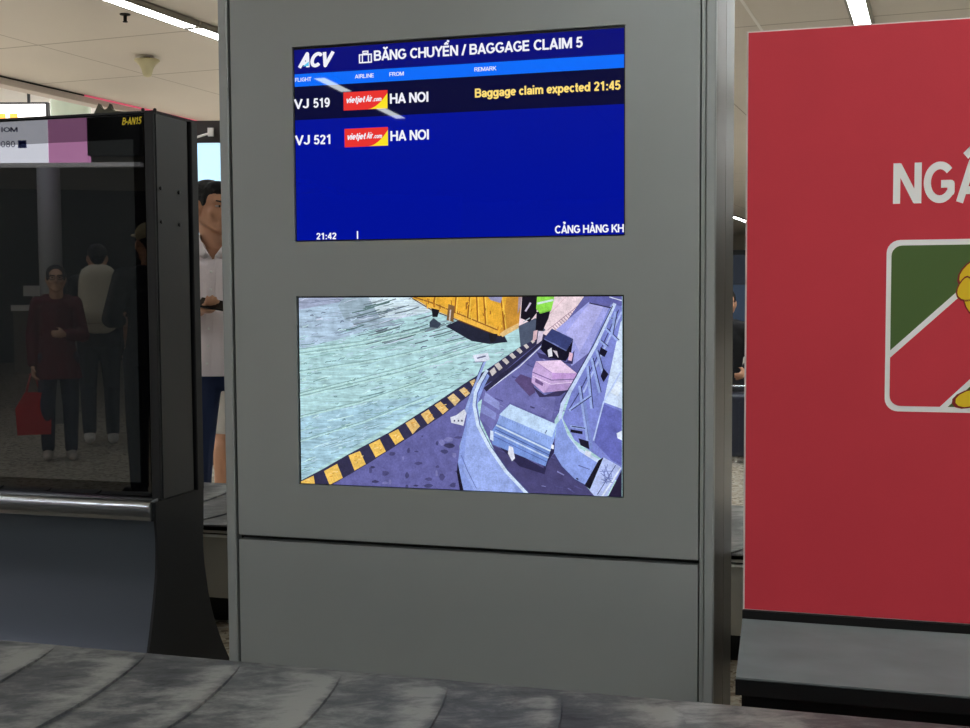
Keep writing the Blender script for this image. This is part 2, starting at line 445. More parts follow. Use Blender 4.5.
# pink light line on the beam
pk = MB().box(-8.935, -8.915, 11.2, 24.8, H-0.018, H-0.004).build('light_strip', mat('pink_led', (0.8, 0.2, 0.3, 1), 0.5, 0, RGB(226, 84, 122), 0.5), rz=-TE)
tag(pk, 'thin pink light line along the ceiling beam', 'light strip')
dk = MB().box(-8.936, -8.92, -5, 11.2, H-0.018, H-0.004).build('trim_3', Mt['dirt'], rz=-TE); dk['kind'] = 'structure'; dk['label'] = 'dark shadow gap along the ceiling beam'

# strip lights
def strip(e, d0, d1, label, group=None):
    r = empty('strip_light', E(e, (d0+d1)/2, H-0.001), -TE, label, 'ceiling light', group)
    L = (d1-d0)/2
    h = MB().box(0.062, 0.085, -L, L, -0.05, 0).box(-0.085, -0.062, -L, L, -0.05, 0).box(-0.085, 0.085, -L, L, -0.012, 0).box(-0.06, 0.06, -L, -L+0.02, -0.05, -0.01).box(-0.06, 0.06, L-0.02, L, -0.05, -0.01)
    h.build('housing', Mt['lamphouse'], r)
    MB().box(-0.06, 0.06, -L+0.022, L-0.022, -0.048, -0.014).build('diffuser', Mt['lampdiff'], r)
    return r
strip(-5.755, 4.2, 8.58, 'long white strip light on ceiling above the left totem, nearer length')
strip(-5.755, 8.61, 13.2, 'white strip light on ceiling beside grey kiosk top left, farther length')
strip(-0.615, 6.2, 13.4, 'white strip light on ceiling above the red board')
strip(-5.64, 35.8, 39, 'small distant strip light seen between grey kiosk and red board')
G = 'strip lights out of the picture'
for (e, d0, d1) in [(-5.87, 14, 20), (-5.87, 22, 28), (-5.87, -3.5, 3.0), (-4.71, -8.69, -7.81), (-4.71, -6.62, -5.73),
                    (-0.615, -3.5, 0.2), (0.62, 0.4, 2.7), (-0.615, -10, -4), (-0.63, 15, 22), (-0.63, 26, 34),  # short strip off the rows, added to brighten the red board's top
                    (4.6, -8, -2), (4.6, -1, 5), (4.6, 6, 12), (4.6, 15, 22), (9.8, -6, 2), (9.8, 5, 13), (9.8, 20, 30), (4.6, 27, 35)]:
    strip(e, d0, d1, 'white strip light on the cream ceiling outside the picture', G)
# lit panels over the bright hall
for (e, d) in [(-13, 6), (-13, 13), (-13, 20), (-18, 6), (-18, 13), (-18, 20)]:
    r = empty('ceiling_panel_light', E(e, d, 6.8), -TE, 'large square lit panel on the high white ceiling', 'ceiling light', 'lit panels over the bright hall')
    MB().box(-1.3, 1.3, -1.3, 1.3, -0.06, 0).build('housing', Mt['lamphouse'], r)
    MB().box(-1.22, 1.22, -1.22, 1.22, -0.075, -0.061).build('diffuser', Mt['atriumlamp'], r)

# ceiling speaker bell and sprinkler
r = empty('ceiling_speaker', E(-6.96, 9.645, H), -TE, 'cream bell-shaped speaker hanging from the ceiling', 'speaker')
MB().lathe([(0.03, 0.0), (0.03, -0.03), (0.115, -0.035), (0.118, -0.045), (0.1, -0.06), (0.075, -0.085), (0.055, -0.12), (0.045, -0.16), (0.035, -0.185), (0.01, -0.195)]).build('bell', mat('cream_plastic', RGB(205, 198, 160), 0.4), r, True)
MB().lathe([(0.06, 0.0), (0.06, -0.012), (0.01, -0.014)]).build('ceiling_plate', Mt['boardedge'], r, True)
r = empty('sprinkler', E(-6.085, 8.158, H), -TE, 'small dark sprinkler head on the ceiling', 'sprinkler')
MB().lathe([(0.042, 0.0), (0.042, -0.008), (0.02, -0.012)]).build('escutcheon', Mt['dirt'], r, True)
MB().lathe([(0.014, -0.01), (0.014, -0.05), (0.008, -0.06)]).build('body', Mt['dirt'], r, True)
MB().lathe([(0.02, -0.058), (0.02, -0.064), (0.004, -0.066)]).build('deflector', Mt['dirt'], r, True)

# ------------------------------------------------------------------ the grey kiosk
kx, ky = -0.083, 0.24
kiosk = empty('information_kiosk', K(kx, ky), -TH, 'tall grey metal kiosk with two built-in screens behind the belt', 'kiosk')
def kb(mb, name, m, parent=kiosk, smooth=False, o=(kx, ky, 0)):
    mb.xf(lambda p: (p.x-o[0], p.y-o[1], p.z-o[2]))
    return mb.build(name, m, parent, smooth)
KT = 2.42
# core
kb(MB().box(-0.735, 0.572, 0.034, 0.47, 0.0, KT-0.01), 'core', Mt['groove'])
# frames
kb(MB().bbox(-0.753, -0.7255, 0, 0.51, 0.0, KT, 0.003), 'side_frame', Mt['frame'])
kb(MB().bbox(0.5625, 0.586, 0, 0.03, 0.0, KT, 0.003), 'side_frame', Mt['frame'])
kb(MB().box(0.5515, 0.5605, 0.006, 0.034, 0.0, KT-0.005), 'filler_strip', Mt['frame'])
# side
kb(MB().box(0.572, 0.5855, 0.0305, 0.268, 0.0, KT), 'side_panel', Mt['sidesteel'])
kb(MB().box(0.572, 0.5855, 0.274, 0.51, 0.0, KT), 'side_panel', mat('dark_grey_steel', RGB(86, 84, 78), 0.35, 0.7))
kb(MB().box(-0.725, 0.572, 0.4705, 0.51, 0.0, KT), 'back_panel', Mt['frame'])
kb(MB().box(-0.753, 0.586, 0, 0.51, KT+0.0005, KT+0.02), 'top_cap', Mt['frame'])
# front panels
def panel_with_holes(x0, x1, z0, z1, holes, y0, y1):
    mb = MB()
    xs = sorted({x0, x1}|{h[0] for h in holes}|{h[1] for h in holes})
    zs = sorted({z0, z1}|{h[2] for h in holes}|{h[3] for h in holes})
    def hole(x, z): return any(h[0] < x < h[1] and h[2] < z < h[3] for h in holes)
    idx = {}
    def V(i, j, y):
        k = (i, j, y)
        if k not in idx:
            idx[k] = len(mb.v); mb.v.append((xs[i], y, zs[j]))
        return idx[k]
    def F(*f): mb.f.append(list(f)); mb.mi.append(0); mb.fc.append(None)
    nx, nz = len(xs)-1, len(zs)-1
    solid = lambda i, j: 0 <= i < nx and 0 <= j < nz and not hole((xs[i]+xs[i+1])/2, (zs[j]+zs[j+1])/2)
    for i in range(nx):
        for j in range(nz):
            if not solid(i, j): continue
            F(V(i, j, y0), V(i+1, j, y0), V(i+1, j+1, y0), V(i, j+1, y0))
            F(V(i, j, y1), V(i, j+1, y1), V(i+1, j+1, y1), V(i+1, j, y1))
            if not solid(i-1, j): F(V(i, j, y0), V(i, j+1, y0), V(i, j+1, y1), V(i, j, y1))
            if not solid(i+1, j): F(V(i+1, j, y0), V(i+1, j, y1), V(i+1, j+1, y1), V(i+1, j+1, y0))
            if not solid(i, j-1): F(V(i, j, y0), V(i, j, y1), V(i+1, j, y1), V(i+1, j, y0))
            if not solid(i, j+1): F(V(i, j+1, y0), V(i+1, j+1, y0), V(i+1, j+1, y1), V(i, j+1, y1))
    return mb
S1 = (-0.533, 0.365, 1.411, 1.929)
S2 = (-0.531, 0.3625, 0.753, 1.2645)
kb(panel_with_holes(-0.715, 0.548, 0.606, KT, [S1, S2], 0.0, 0.033), 'upper_panel', Mt['panel'])
kb(MB().box(-0.715, 0.548, 0.0, 0.033, 0.02, 0.592), 'lower_panel', Mt['panel'])

def scr(S, name, label):
    o = kb(MB().box(S[0]+0.0015, S[1]-0.0015, 0.0065, 0.0325, S[2]+0.0015, S[3]-0.0015), name, Mt['bezel'])
    o['label'] = label
    return o
def sub(mb, name, m, parent):
    mb.xf(lambda p: (p.x-kx, p.y-ky, p.z))
    return mb.build(name, m, parent)
fd = scr(S1, 'flight_display', 'upper screen with blue baggage claim board')
x0, x1, z0, z1 = S1[0]+0.004, S1[1]-0.004, S1[2]+0.004, S1[3]-0.007
SD = 0.006
def ps(px, py): return pz(px, py, SD)
def band(x0, x1, z0, z1, y, mb=None):
    mb = mb or MB()
    return mb.add([(x0, y, z0), (x1, y, z0), (x1, y, z1), (x0, y, z1)], [(0, 1, 2, 3)])
zh = ps(293, 74.5)[1]; zs_ = ps(293, 87)[1]; zr = ps(294, 120.5)[1]
sub(band(x0, x1, z0, zr, 0.0060), 'blue_field', Mt['blue_e'], fd)
sub(band(x0, x1, zh, z1, 0.0060), 'header_band', Mt['header_e'], fd)
sub(band(x0, x1, zs_, zh, 0.0060), 'column_band', Mt['strip_e'], fd)
sub(band(x0, x1, zr, zs_, 0.0060), 'highlighted_row', Mt['row_e'], fd)
def wr(body, pl, pr, cap, name, m, bold=0.18, shear=0.0, spacing=1.0, y=0.0054):
    """pl, pr: artwork points at the two ends of the baseline"""
    a0, za = ps(*pl); a1, zb = ps(*pr)
    return sub(write(body, a0, a1, (za+zb)/2, cap, y, bold, shear, spacing=spacing), name, m, fd)
wr('ACV', (298, 68), (335, 65.5), 0.037, 'logo_text', Mt['white_e'], 0.25, 0.28)
sub(MB().add([(p[0], 0.0050, p[1]) for p in [ps(303, 66.5), ps(309, 61.5), ps(309, 66)]], [(0, 1, 2)]), 'logo_accent', Mt['cyan_e'], fd)
wr('BĂNG CHUYỀN / BAGGAGE CLAIM 5', (374, 61.5), (583, 47), 0.0265, 'heading_text', Mt['white_e'], 0.185)
# suitcase icon
ic = MB()
def rect_ring(px0, py0, px1, py1, t, mb):
    (a0, za), (a1, zb) = ps(px0, py1), ps(px1, py0)
    band(a0, a1, za, za+t, 0.0054, mb); band(a0, a1, zb-t, zb, 0.0054, mb)
    band(a0, a0+t, za+t, zb-t, 0.0054, mb); band(a1-t, a1, za+t, zb-t, 0.0054, mb)
rect_ring(359, 53.5, 372, 63.5, 0.0035, ic); rect_ring(362.5, 50.5, 368.5, 54, 0.003, ic)
(a0, za), (a1, zb) = ps(362, 63), ps(363, 54); band(a0, a0+0.003, za, zb, 0.0053, ic)
(a0, za), (a1, zb) = ps(368, 63), ps(369, 54); band(a0, a0+0.003, za, zb, 0.0053, ic)
sub(ic, 'suitcase_icon', Mt['white_e'], fd)
wr('FLIGHT', (295.2, 82), (311.5, 81), 0.0105, 'column_title', Mt['white_e'], 0.14)
wr('AIRLINE', (355, 78.5), (374, 77.5), 0.0105, 'column_title', Mt['white_e'], 0.14)
wr('FROM', (389.5, 76.5), (404, 75.5), 0.0105, 'column_title', Mt['white_e'], 0.14)
wr('REMARK', (474.5, 71.5), (496.5, 70.5), 0.0105, 'column_title', Mt['white_e'], 0.14)
wr('VJ', (294, 109), (309, 108), 0.025, 'airline_code', Mt['white_e'], 0.18); wr('519', (313.5, 108), (330, 107), 0.025, 'flight_number', Mt['white_e'], 0.18)
wr('VJ', (295, 145), (310, 144.5), 0.025, 'airline_code', Mt['white_e'], 0.18); wr('521', (314, 144.5), (330.5, 144), 0.025, 'flight_number', Mt['white_e'], 0.18)
wr('HA NOI', (390, 103.5), (428.5, 102), 0.026, 'origin_text', Mt['white_e'], 0.19)
wr('HA NOI', (390.5, 141), (429, 139.5), 0.026, 'origin_text', Mt['white_e'], 0.19)
wr('Baggage claim expected 21:45', (475, 97.5), (621, 90), 0.0225, 'remark_text', Mt['amber_e'], 0.19)
wr('21:42', (316.5, 239.5), (336.5, 239.2), 0.0175, 'clock_text', Mt['white_e'], 0.18)
wr('CẢNG HÀNG KH', (555, 233.5), (624, 232.2), 0.020, 'ticker_text', Mt['white_e'], 0.185)
(a0, za), (a1, zb) = ps(357, 239), ps(358.2, 231); sub(band(a0, a1, za, zb, 0.0054), 'ticker_bar', Mt['white_e'], fd)
def vj(p):     # airline tile: four corners tl, tr, br, bl
    (a0, zt), (a1, zt2), (_, zb2), (_, zb) = [ps(*q) for q in p]
    zt = (zt+zt2)/2; zb = (zb+zb2)/2
    t = sub(band(a0, a1, zb, zt, 0.0054), 'airline_tile', [Mt['red_e'], Mt['yellow_e'], Mt['white_e']], fd)
    mb = MB()
    band(a0, a1, zb, zt, 0.0054, mb)
    W, Hh = a1-a0, zt-zb
    arc = [(a1, zb+Hh*0.84)]+[(a0+W*(0.56+0.44*(1-k/8)), zb+Hh*(0.02+0.82*(1-(k/8))**1.9)) for k in range(1, 9)]
    pts = [(a1, zb)]+arc
    mb.add([(x, 0.0051, z) for x, z in pts], [tuple(range(len(pts)))], 1)
    write('vietjet', a0+W*0.07, a0+W*0.50, zb+Hh*0.40, Hh*0.34, 0.0048, 0.2, 0.25, mb=mb, mi=2)
    write('Air', a0+W*0.51, a0+W*0.66, zb+Hh*0.42, Hh*0.34, 0.0048, 0.2, 0.25, mb=mb, mi=2)
    write('.com', a0+W*0.665, a0+W*0.87, zb+Hh*0.42, Hh*0.24, 0.0048, 0.2, 0.25, mb=mb, mi=2)
    mb.xf(lambda q: (q.x-kx, q.y-ky, q.z))
    me = mb.mesh('airline_tile', [Mt['red_e'], Mt['yellow_e'], Mt['white_e']])
    old = t.data; t.data = me; bpy.data.meshes.remove(old)
vj([(343.5, 92.5), (387.5, 90), (387.5, 108), (344, 111)])
vj([(344.5, 129), (388, 127), (388.5, 145.5), (344.5, 147.5)])

# camera picture on the lower screen
cd = scr(S2, 'camera_display', 'lower screen showing a loading belt outdoors')
PX0, PX1, PZ0, PZ1 = S2[0]+0.005, S2[1]-0.005, S2[2]+0.003, S2[3]-0.004
pic = MB(); layer = [0.0060]
def clip(poly):
    def cut(pts, f):
        out = []
        for i in range(len(pts)):
            p, q = pts[i-1], pts[i]
            fp, fq = f(p), f(q)
            if (fp >= 0) != (fq >= 0):
                t = fp/(fp-fq); out.append((p[0]+(q[0]-p[0])*t, p[1]+(q[1]-p[1])*t))
            if fq >= 0: out.append(q)
        return out
    for f in (lambda p: p[0]-PX0, lambda p: PX1-p[0], lambda p: p[1]-PZ0, lambda p: PZ1-p[1]):
        if len(poly) < 3: return []
        poly = cut(poly, f)
    return poly
STEP = [8e-6, 0]
def pg(pts, col, same=False):
    m_ = (max(col[:2])+col[2])/2; g_ = 0.30*col[0]+0.55*col[1]+0.15*col[2]
    if col[2] > col[1]+25 and col[2] > col[0]+25: col = tuple(c_*0.86+g_*0.14 for c_ in col)
    p = clip([ps(*q) for q in pts])
    if len(p) < 3: return
    if not same: layer[0] -= STEP[0]
    pic.add([(a, layer[0], z) for a, z in p], [tuple(range(len(p)))], STEP[1], RGB(*[max(0, c_) for c_ in col]))
def ln(pts, wd, col, same=False):
    for p, q in zip(pts, pts[1:]):
        dx, dy = q[0]-p[0], q[1]-p[1]; L = sqrt(dx*dx+dy*dy) or 1
        nx, ny = -dy/L*wd/2, dx/L*wd/2; ex, ey = dx/L*wd*0.2, dy/L*wd*0.2
        pg([(p[0]-ex+nx, p[1]-ey+ny), (q[0]+ex+nx, q[1]+ey+ny), (q[0]+ex-nx, q[1]+ey-ny), (p[0]-ex-nx, p[1]-ey-ny)], col, same)
rnd = random.Random(5)
STEP[1] = 1
pg([(290, 290), (632, 290), (632, 505), (290, 505)], (178, 217, 222))
pg([(290, 290), (420, 290), (400, 318), (350, 336), (290, 352)], (176, 200, 222))
pg([(290, 420), (380, 400), (440, 395), (300, 480)], (168, 206, 224))
pg([(366, 296), (418, 296), (432, 312), (404, 317), (380, 318)], (212, 232, 242))
pg([(345, 296), (368, 296), (380, 318), (396, 324), (372, 330), (345, 320), (338, 306)], (160, 182, 198))
pg([(298, 296), (345, 296), (340, 302), (298, 310)], (160, 172, 204))
def inground(x, y):
    if y < 297 or x < 298: return False
    curb = [(300, 479), (349, 453), (389, 431), (434, 403), (470, 379), (520, 345), (548, 328)]
    for p, q in zip(curb, curb[1:]):
        if p[0] <= x <= q[0]:
            yc = p[1]+(q[1]-p[1])*(x-p[0])/(q[0]-p[0])
            if y > yc-1.5: return False
    if x > 420 and y < 298+(x-420)*0.5+4: return False
    return x < 540
STEP[1] = 0; STEP[0] = 1.5e-6
for k in range(1000):
    x, y = rnd.uniform(296, 520), rnd.uniform(298, 478)
    L = rnd.choice([3, 4, 6, 8, 14, 26]); sl = -0.16-0.14*(y-300)/180-0.10*(x-300)/220+rnd.uniform(-.07, .07)
    j = [rnd.uniform(-.7, .7) for t in range(4)]
    pts = [(x+L*t/3, y+sl*L*t/3+j[t]) for t in range(4)]
    if not all(inground(*p) for p in pts): continue
    m = (y-298-(x-298)*0.22)/60     # upper left corner is bluer
    top = m+rnd.uniform(-.3, .3) < 0.55
    q = rnd.random()
    if q < 0.42: c = rnd.choice([(126, 164, 168), (140, 182, 178), (112, 144, 152)]) if not top else rnd.choice([(128, 140, 170), (140, 156, 180), (104, 116, 140)])
    elif q < 0.8: c = rnd.choice([(206, 240, 240), (196, 236, 230), (196, 226, 244)]) if not top else rnd.choice([(210, 220, 246), (198, 222, 240)])
    else: c = (176, 214, 226) if not top else (176, 196, 226)
    ln(pts, rnd.uniform(0.3, 0.8)*(1.4 if L < 7 else 1), c)
for k in range(70):     # tyre marks near the cart
    x, y = rnd.uniform(345, 450), rnd.uniform(303, 345)
    L = rnd.uniform(8, 32)
    pts = [(x, y), (x+L*.5, y-L*0.11), (x+L, y-L*0.27)]
    if all(inground(*p) for p in pts): ln(pts, rnd.uniform(0.5, 1.3), rnd.choice([(96, 112, 124), (116, 132, 142), (92, 120, 120)]))
for (y0, y1, x1) in [(349, 328, 420), (353, 330, 425), (393, 336, 505), (396, 340, 507), (371, 338, 470), (416, 378, 430), (440, 395, 430)]:
    ln([(300, y0), ((300+x1)/2, (y0+y1)/2+3), (x1, y1)], 0.7, (132, 168, 168)); ln([(300, y0+1.6), ((300+x1)/2, (y0+y1)/2+4.6), (x1, y1+1.4)], 0.8, (196, 234, 230))
# dark yard below the kerb
STEP[0] = 8e-6
pg([(300, 482), (349, 455), (389, 433), (434, 405), (470, 381), (520, 347), (548, 330), (552, 336), (520, 362), (490, 392), (470, 410), (460, 446), (460, 465), (467, 500), (300, 500)], (100, 100, 172))
for k in range(46):
    x, y = rnd.uniform(350, 462), rnd.uniform(425, 490)
    if y > 486-(x-330)*0.62+6: 
        r1, r2 = rnd.uniform(1, 5), rnd.uniform(0.7, 3.4)
        c = rnd.choice([(68, 68, 122), (76, 74, 132), (60, 58, 104), (122, 122, 190)])
        pg([(x+r1*cos(t*pi/4)*rnd.uniform(.7, 1.2), y+r2*sin(t*pi/4)*rnd.uniform(.7, 1.2)) for t in range(8)], c)
pg([(300, 481), (324, 468.5), (349, 454), (389, 432.5), (434, 404), (470, 380), (492, 366.5), (520, 347), (546, 329), (550, 334), (520, 358), (497, 378), (470, 395), (444, 414.5), (416, 433), (396, 446), (366, 465), (331, 485.5), (301, 487)], (50, 48, 84))
Y = [[(300, 482), (314, 475.5), (315.5, 484), (302, 487)], [(324.5, 470.9), (337.6, 463.6), (343.2, 477.7), (330, 484.8)], [(349, 455.3), (360.3, 450.8), (366.3, 464), (355, 470.4)],
     [(369.3, 444.4), (380.2, 439.1), (386.3, 451.2), (376.1, 457.3)], [(389, 433.8), (398.5, 429), (404.4, 439.1), (395.8, 444.7)], [(406, 423), (414.5, 418), (420.5, 426), (413, 434)],
     [(421.3, 414.2), (428.9, 409.3), (434.9, 418.7), (428.1, 424)], [(434.9, 405.1), (441, 401.3), (448.8, 409.3), (443.2, 414.2)], [(447.8, 397.6), (453.8, 393.3), (460.6, 399.8), (455.3, 405.9)],
     [(459.5, 390), (464.4, 387), (470.5, 393), (466, 396.8)], [(470, 381.5), (475, 379), (479, 384), (474, 388)]]
for i, y in enumerate(Y): 
    pg(y, (240, 196, 98) if i < 5 else (232, 192, 120) if i < 8 else (222, 192, 140))
    cx, cy = sum(p[0] for p in y)/4, sum(p[1] for p in y)/4
    for k in range(7):
        xx, yy = cx+rnd.uniform(-4, 4)*(1-i*.05), cy+rnd.uniform(-4, 4)*(1-i*.05)
        ln([(xx, yy), (xx+rnd.uniform(1, 3), yy-rnd.uniform(.3, 1))], 0.7, rnd.choice([(212, 150, 60), (255, 222, 150)]))
for q in [[(489.9, 371), (494.5, 367), (497, 372), (492.5, 376)], [(494.7, 364.8), (498.9, 362.2), (503, 367.7), (499.5, 370.6)], [(502.3, 360), (505.7, 357.6), (509.8, 362), (507, 364.6)],
          [(509.5, 355), (512.5, 352.6), (516.5, 357), (513.5, 359)], [(516.5, 350), (519.5, 347.5), (523, 351.5), (520.5, 353.8)], [(523.5, 345), (526, 343), (529.5, 347), (527, 349)], [(530, 340), (532.5, 338), (535.5, 341.5), (533, 343.5)]]:
    pg(q, (204, 196, 196))
# cart shadow, cart
pg([(446, 326), (462, 319), (505, 336), (508, 342), (490, 344), (472, 341)], (38, 40, 58))
pg([(430, 322), (434, 318), (442, 324), (438, 328), (430, 327)], (60, 70, 88))
pg([(413, 290), (527, 290), (519.5, 326), (500, 336), (413, 298.5)], (236, 176, 58))
pg([(508.5, 290), (528, 290), (519.5, 327), (499.5, 335.5)], (204, 146, 56))
pg([(413, 297.5), (432, 301), (498, 327.5), (500, 336), (432, 309)], (238, 182, 74))
ln([(414, 297), (433, 303), (498, 330)], 1.2, (150, 96, 40)); ln([(413, 298.5), (432, 310), (499, 336)], 1.0, (96, 62, 40))
for (xa, xb, ya) in [(434, 435.5, 305), (455, 456.5, 313), (468, 470, 318), (478, 477, 321), (486, 484, 324), (505, 501, 330)]:
    ln([(xb, 296), (xa, ya)], 1.3, (158, 98, 34)); ln([(xb+1.6, 296), (xa+1.6, ya)], 0.9, (250, 206, 84))
for k in range(40):
    x = rnd.uniform(424, 506); y = rnd.uniform(298, 300+(x-416)*0.33)
    ln([(x, y), (x+rnd.uniform(-1, 1), y+rnd.uniform(2, 7))], rnd.uniform(.5, 1.2), rnd.choice([(190, 122, 36), (246, 196, 66), (150, 96, 40), (240, 180, 60)]))
pg([(488, 296), (503, 296), (501, 303), (491, 300)], (150, 150, 196))
pg([(500, 334), (505, 330), (519, 323), (519, 328), (503, 337)], (226, 190, 130))
pg([(432, 308), (440, 310), (438, 317), (433, 317)], (26, 26, 34))
pg([(449, 304), (455, 306), (454, 322), (447, 320)], (128, 96, 62)); ln([(451, 310), (450, 321)], 1.4, (214, 200, 190))
pg([(489, 333), (498, 334), (496, 341), (491, 343)], (34, 32, 40))
pg([(519, 297), (523, 297), (522, 304), (518, 314)], (170, 150, 160))
# pinkish ground by the worker
pg([(523, 290), (600, 290), (589, 303), (560, 332), (548, 336), (536, 330), (519, 327)], (236, 214, 222))
pg([(519, 326), (536, 318), (546, 330), (530, 342), (521, 347)], (78, 88, 110))
for k in range(16):
    x, y = 553+k*2.2, 326-k*1.75
    ln([(x, y), (x+4, y+4.2)], 0.7, (150, 120, 140))
ln([(548, 330), (588, 298)], 0.7, (170, 140, 160)); ln([(540, 325), (566, 297)], 0.6, (214, 180, 190))
pg([(523, 290), (538, 290), (537, 313), (530, 322), (521, 318)], (26, 22, 34))
ln([(526, 311), (531, 303)], 1.8, (200, 190, 214)); ln([(524, 322), (530, 318)], 1.0, (170, 180, 190))
pg([(537, 312), (551, 309), (549, 318), (543, 331), (536, 330)], (24, 22, 36))
pg([(536.5, 309), (537.9, 290), (554, 290), (554.5, 299), (551.6, 310.6), (541, 313.6)], (146, 226, 84)); ln([(538, 303.5), (553.5, 300)], 2.0, (214, 236, 230)); ln([(540, 313), (551, 310.5)], 1.0, (120, 190, 70))
pg([(534, 331), (538, 330), (537, 339), (533, 342)], (226, 190, 200)); pg([(539, 331), (544, 331), (542, 342), (537, 344)], (214, 200, 222))
# conveyor belt
pg([(589, 290), (613, 300), (613, 308), (576, 383), (555, 420), (556, 452), (580, 480), (606, 505), (530, 505), (500, 462), (480, 418), (484, 388), (520, 360), (546, 339), (560, 331)], (98, 98, 170))
pg([(589, 302), (612, 308), (590, 352), (572, 366), (566, 352), (573, 339), (556, 330)], (160, 164, 240))
pg([(590, 303), (604, 306), (580, 352), (574, 340), (566, 333)], (178, 178, 244))
pg([(480, 418), (484, 388), (520, 362), (534, 368), (534, 385), (556, 398), (552, 420), (510, 402), (492, 430)], (112, 112, 186))
pg([(500, 462), (493, 445), (543, 466), (556, 452), (580, 480), (606, 505), (530, 505)], (72, 68, 124))
for k in range(90):
    x, y = rnd.uniform(486, 575), rnd.uniform(345, 492)
    if y < 392-(x-488)*0.82 or x < 487+max(0, (y-440)*0.8): continue
    c = rnd.choice([(84, 82, 150), (122, 122, 196), (66, 62, 112), (134, 136, 208)])
    ln([(x, y), (x+rnd.uniform(2, 8), y+rnd.uniform(0.5, 4))], rnd.uniform(0.5, 1.5), c)
pg([(486, 392), (500, 402), (500, 410), (484, 400)], (146, 154, 226)); pg([(483, 404), (497, 413), (496, 420), (481, 412)], (134, 142, 216))
pg([(521, 374), (532, 378), (536, 392), (530, 396), (515, 380)], (92, 74, 130))
ln([(489, 389.5), (520, 366.5), (546, 342)], 1.0, (214, 220, 250)); pg([(484, 388), (519, 360), (545, 338), (546, 340.5), (520, 364.5), (487, 391.5)], (44, 42, 74))
# suitcases
pg([(537, 352), (567, 362), (575, 350), (573, 364), (560, 362), (540, 358)], (60, 56, 110))
pg([(544, 338.8), (566.7, 351), (573.6, 339), (571.5, 353), (566, 361), (549.5, 357.5), (540.6, 349)], (22, 20, 40))
pg([(552.3, 328.5), (573.6, 338.8), (566.7, 351), (544, 338.8)], (56, 66, 128)); ln([(545, 339), (566.7, 350.6)], 1.0, (100, 112, 176)); ln([(553, 343), (559, 346.4)], 1.4, (110, 120, 190))
pg([(548, 350), (552, 347.5), (553, 356), (549, 357)], (226, 226, 236)); pg([(553, 350), (557.5, 351), (559, 358), (556, 354)], (206, 196, 210)); pg([(570, 352), (573.5, 353.5), (572, 361), (568.5, 360)], (232, 190, 216))
pg([(533, 386), (545, 395), (573, 391), (576, 384), (560, 396), (540, 397)], (58, 52, 96))
pg([(536.5, 361), (561, 360), (577.3, 373.4), (571.5, 389.5), (543.7, 392.5), (532, 382.3), (533, 371)], (202, 172, 222))
pg([(536.5, 361.4), (561, 360), (577, 373), (553, 372.6)], (236, 208, 240)); pg([(553, 372.6), (577, 373.4), (575.6, 378), (552.4, 379)], (200, 160, 222)); pg([(551, 383), (574, 382), (571.5, 389.5), (545, 392)], (184, 150, 214))
ln([(533, 372), (552, 380), (576, 379)], 0.9, (120, 94, 160)); ln([(533, 376), (551, 384), (574, 382)], 0.8, (236, 214, 248)); ln([(537, 362), (552, 372.6)], 0.8, (176, 146, 200)); pg([(536, 378), (544, 383), (543, 386), (535.5, 382)], (120, 90, 150))
pg([(490, 437), (544, 468), (556, 450), (554, 440), (545, 474), (520, 466)], (44, 40, 84))
pg([(497.6, 422.7), (551.5, 448.6), (546, 466), (493, 444), (491.5, 432)], (112, 146, 226))
pg([(510.6, 404), (556.7, 424), (555, 438), (551.5, 448.6), (497.6, 422.7), (501, 413)], (140, 172, 246)); pg([(510.6, 404), (556.7, 424), (552.5, 437), (500, 414.5)], (190, 220, 255))
ln([(497, 425), (550.5, 450.5)], 1.6, (206, 228, 255)); ln([(496, 429), (549.5, 454.5)], 0.8, (66, 88, 160)); ln([(495.5, 432), (548.6, 457.5)], 1.6, (186, 210, 252)); ln([(494.5, 436), (547, 461.5)], 0.7, (80, 100, 180))
for k in range(20): 
    t = k/19; ln([(503+t*46, 418+t*22.5), (503.6+t*46, 416.5+t*22.5)], 0.5, (110, 140, 220))
pg([(509.5, 445.5), (513.5, 447), (515.5, 458), (512.5, 461), (508.5, 453)], (224, 228, 244)); pg([(491, 430), (494, 431), (494, 441), (490.5, 439)], (210, 226, 250)); ln([(545.5, 433), (547.5, 430)], 0.8, (40, 50, 120)); pg([(552, 444), (554.5, 445), (554, 449), (551.5, 448)], (236, 240, 255))
# guard on the left of the belt
pg([(470, 399), (478, 386), (487, 372), (490, 376), (484, 388), (478, 404), (482, 430), (492, 449), (509, 472), (531, 496), (531, 505), (467, 505), (461, 478), (458.6, 462), (461, 444), (466, 425)], (134, 158, 236))
pg([(468, 420), (474, 410), (480, 432), (492, 452), (512, 478), (519, 500), (480, 500), (464, 470)], (150, 174, 246))
pg([(458.4, 462), (461.5, 478), (467.5, 505), (463, 505), (457.5, 472)], (22, 18, 40))
ln([(487.5, 370.5), (480.5, 382), (476, 392), (474.7, 405), (478.5, 425), (489.5, 446.5), (506.5, 471), (528, 494), (534, 500)], 3.2, (204, 226, 255)); ln([(488.6, 372), (482, 384), (478, 394), (476.8, 405), (480.6, 425), (491.5, 446), (508.5, 470), (530, 493)], 0.7, (70, 80, 150))
ln([(462, 455), (468, 470), (477, 488)], 0.7, (90, 110, 190))
ln([(486, 360), (481, 372), (472, 394), (466, 414)], 2.6, (150, 172, 236)); ln([(484.6, 360), (479.6, 372), (470.6, 394)], 0.7, (50, 56, 110))
pg([(473.5, 355), (488.5, 352.5), (490.5, 359.5), (484, 362), (476, 362.4)], (220, 226, 244)); ln([(478, 358), (486, 356)], 1.6, (110, 116, 150)); ln([(474, 362), (485, 361.6)], 0.8, (90, 96, 140))
pg([(451, 417), (457, 415), (465, 409), (467, 413), (464, 425.5), (452, 422.5)], (226, 230, 246)); 
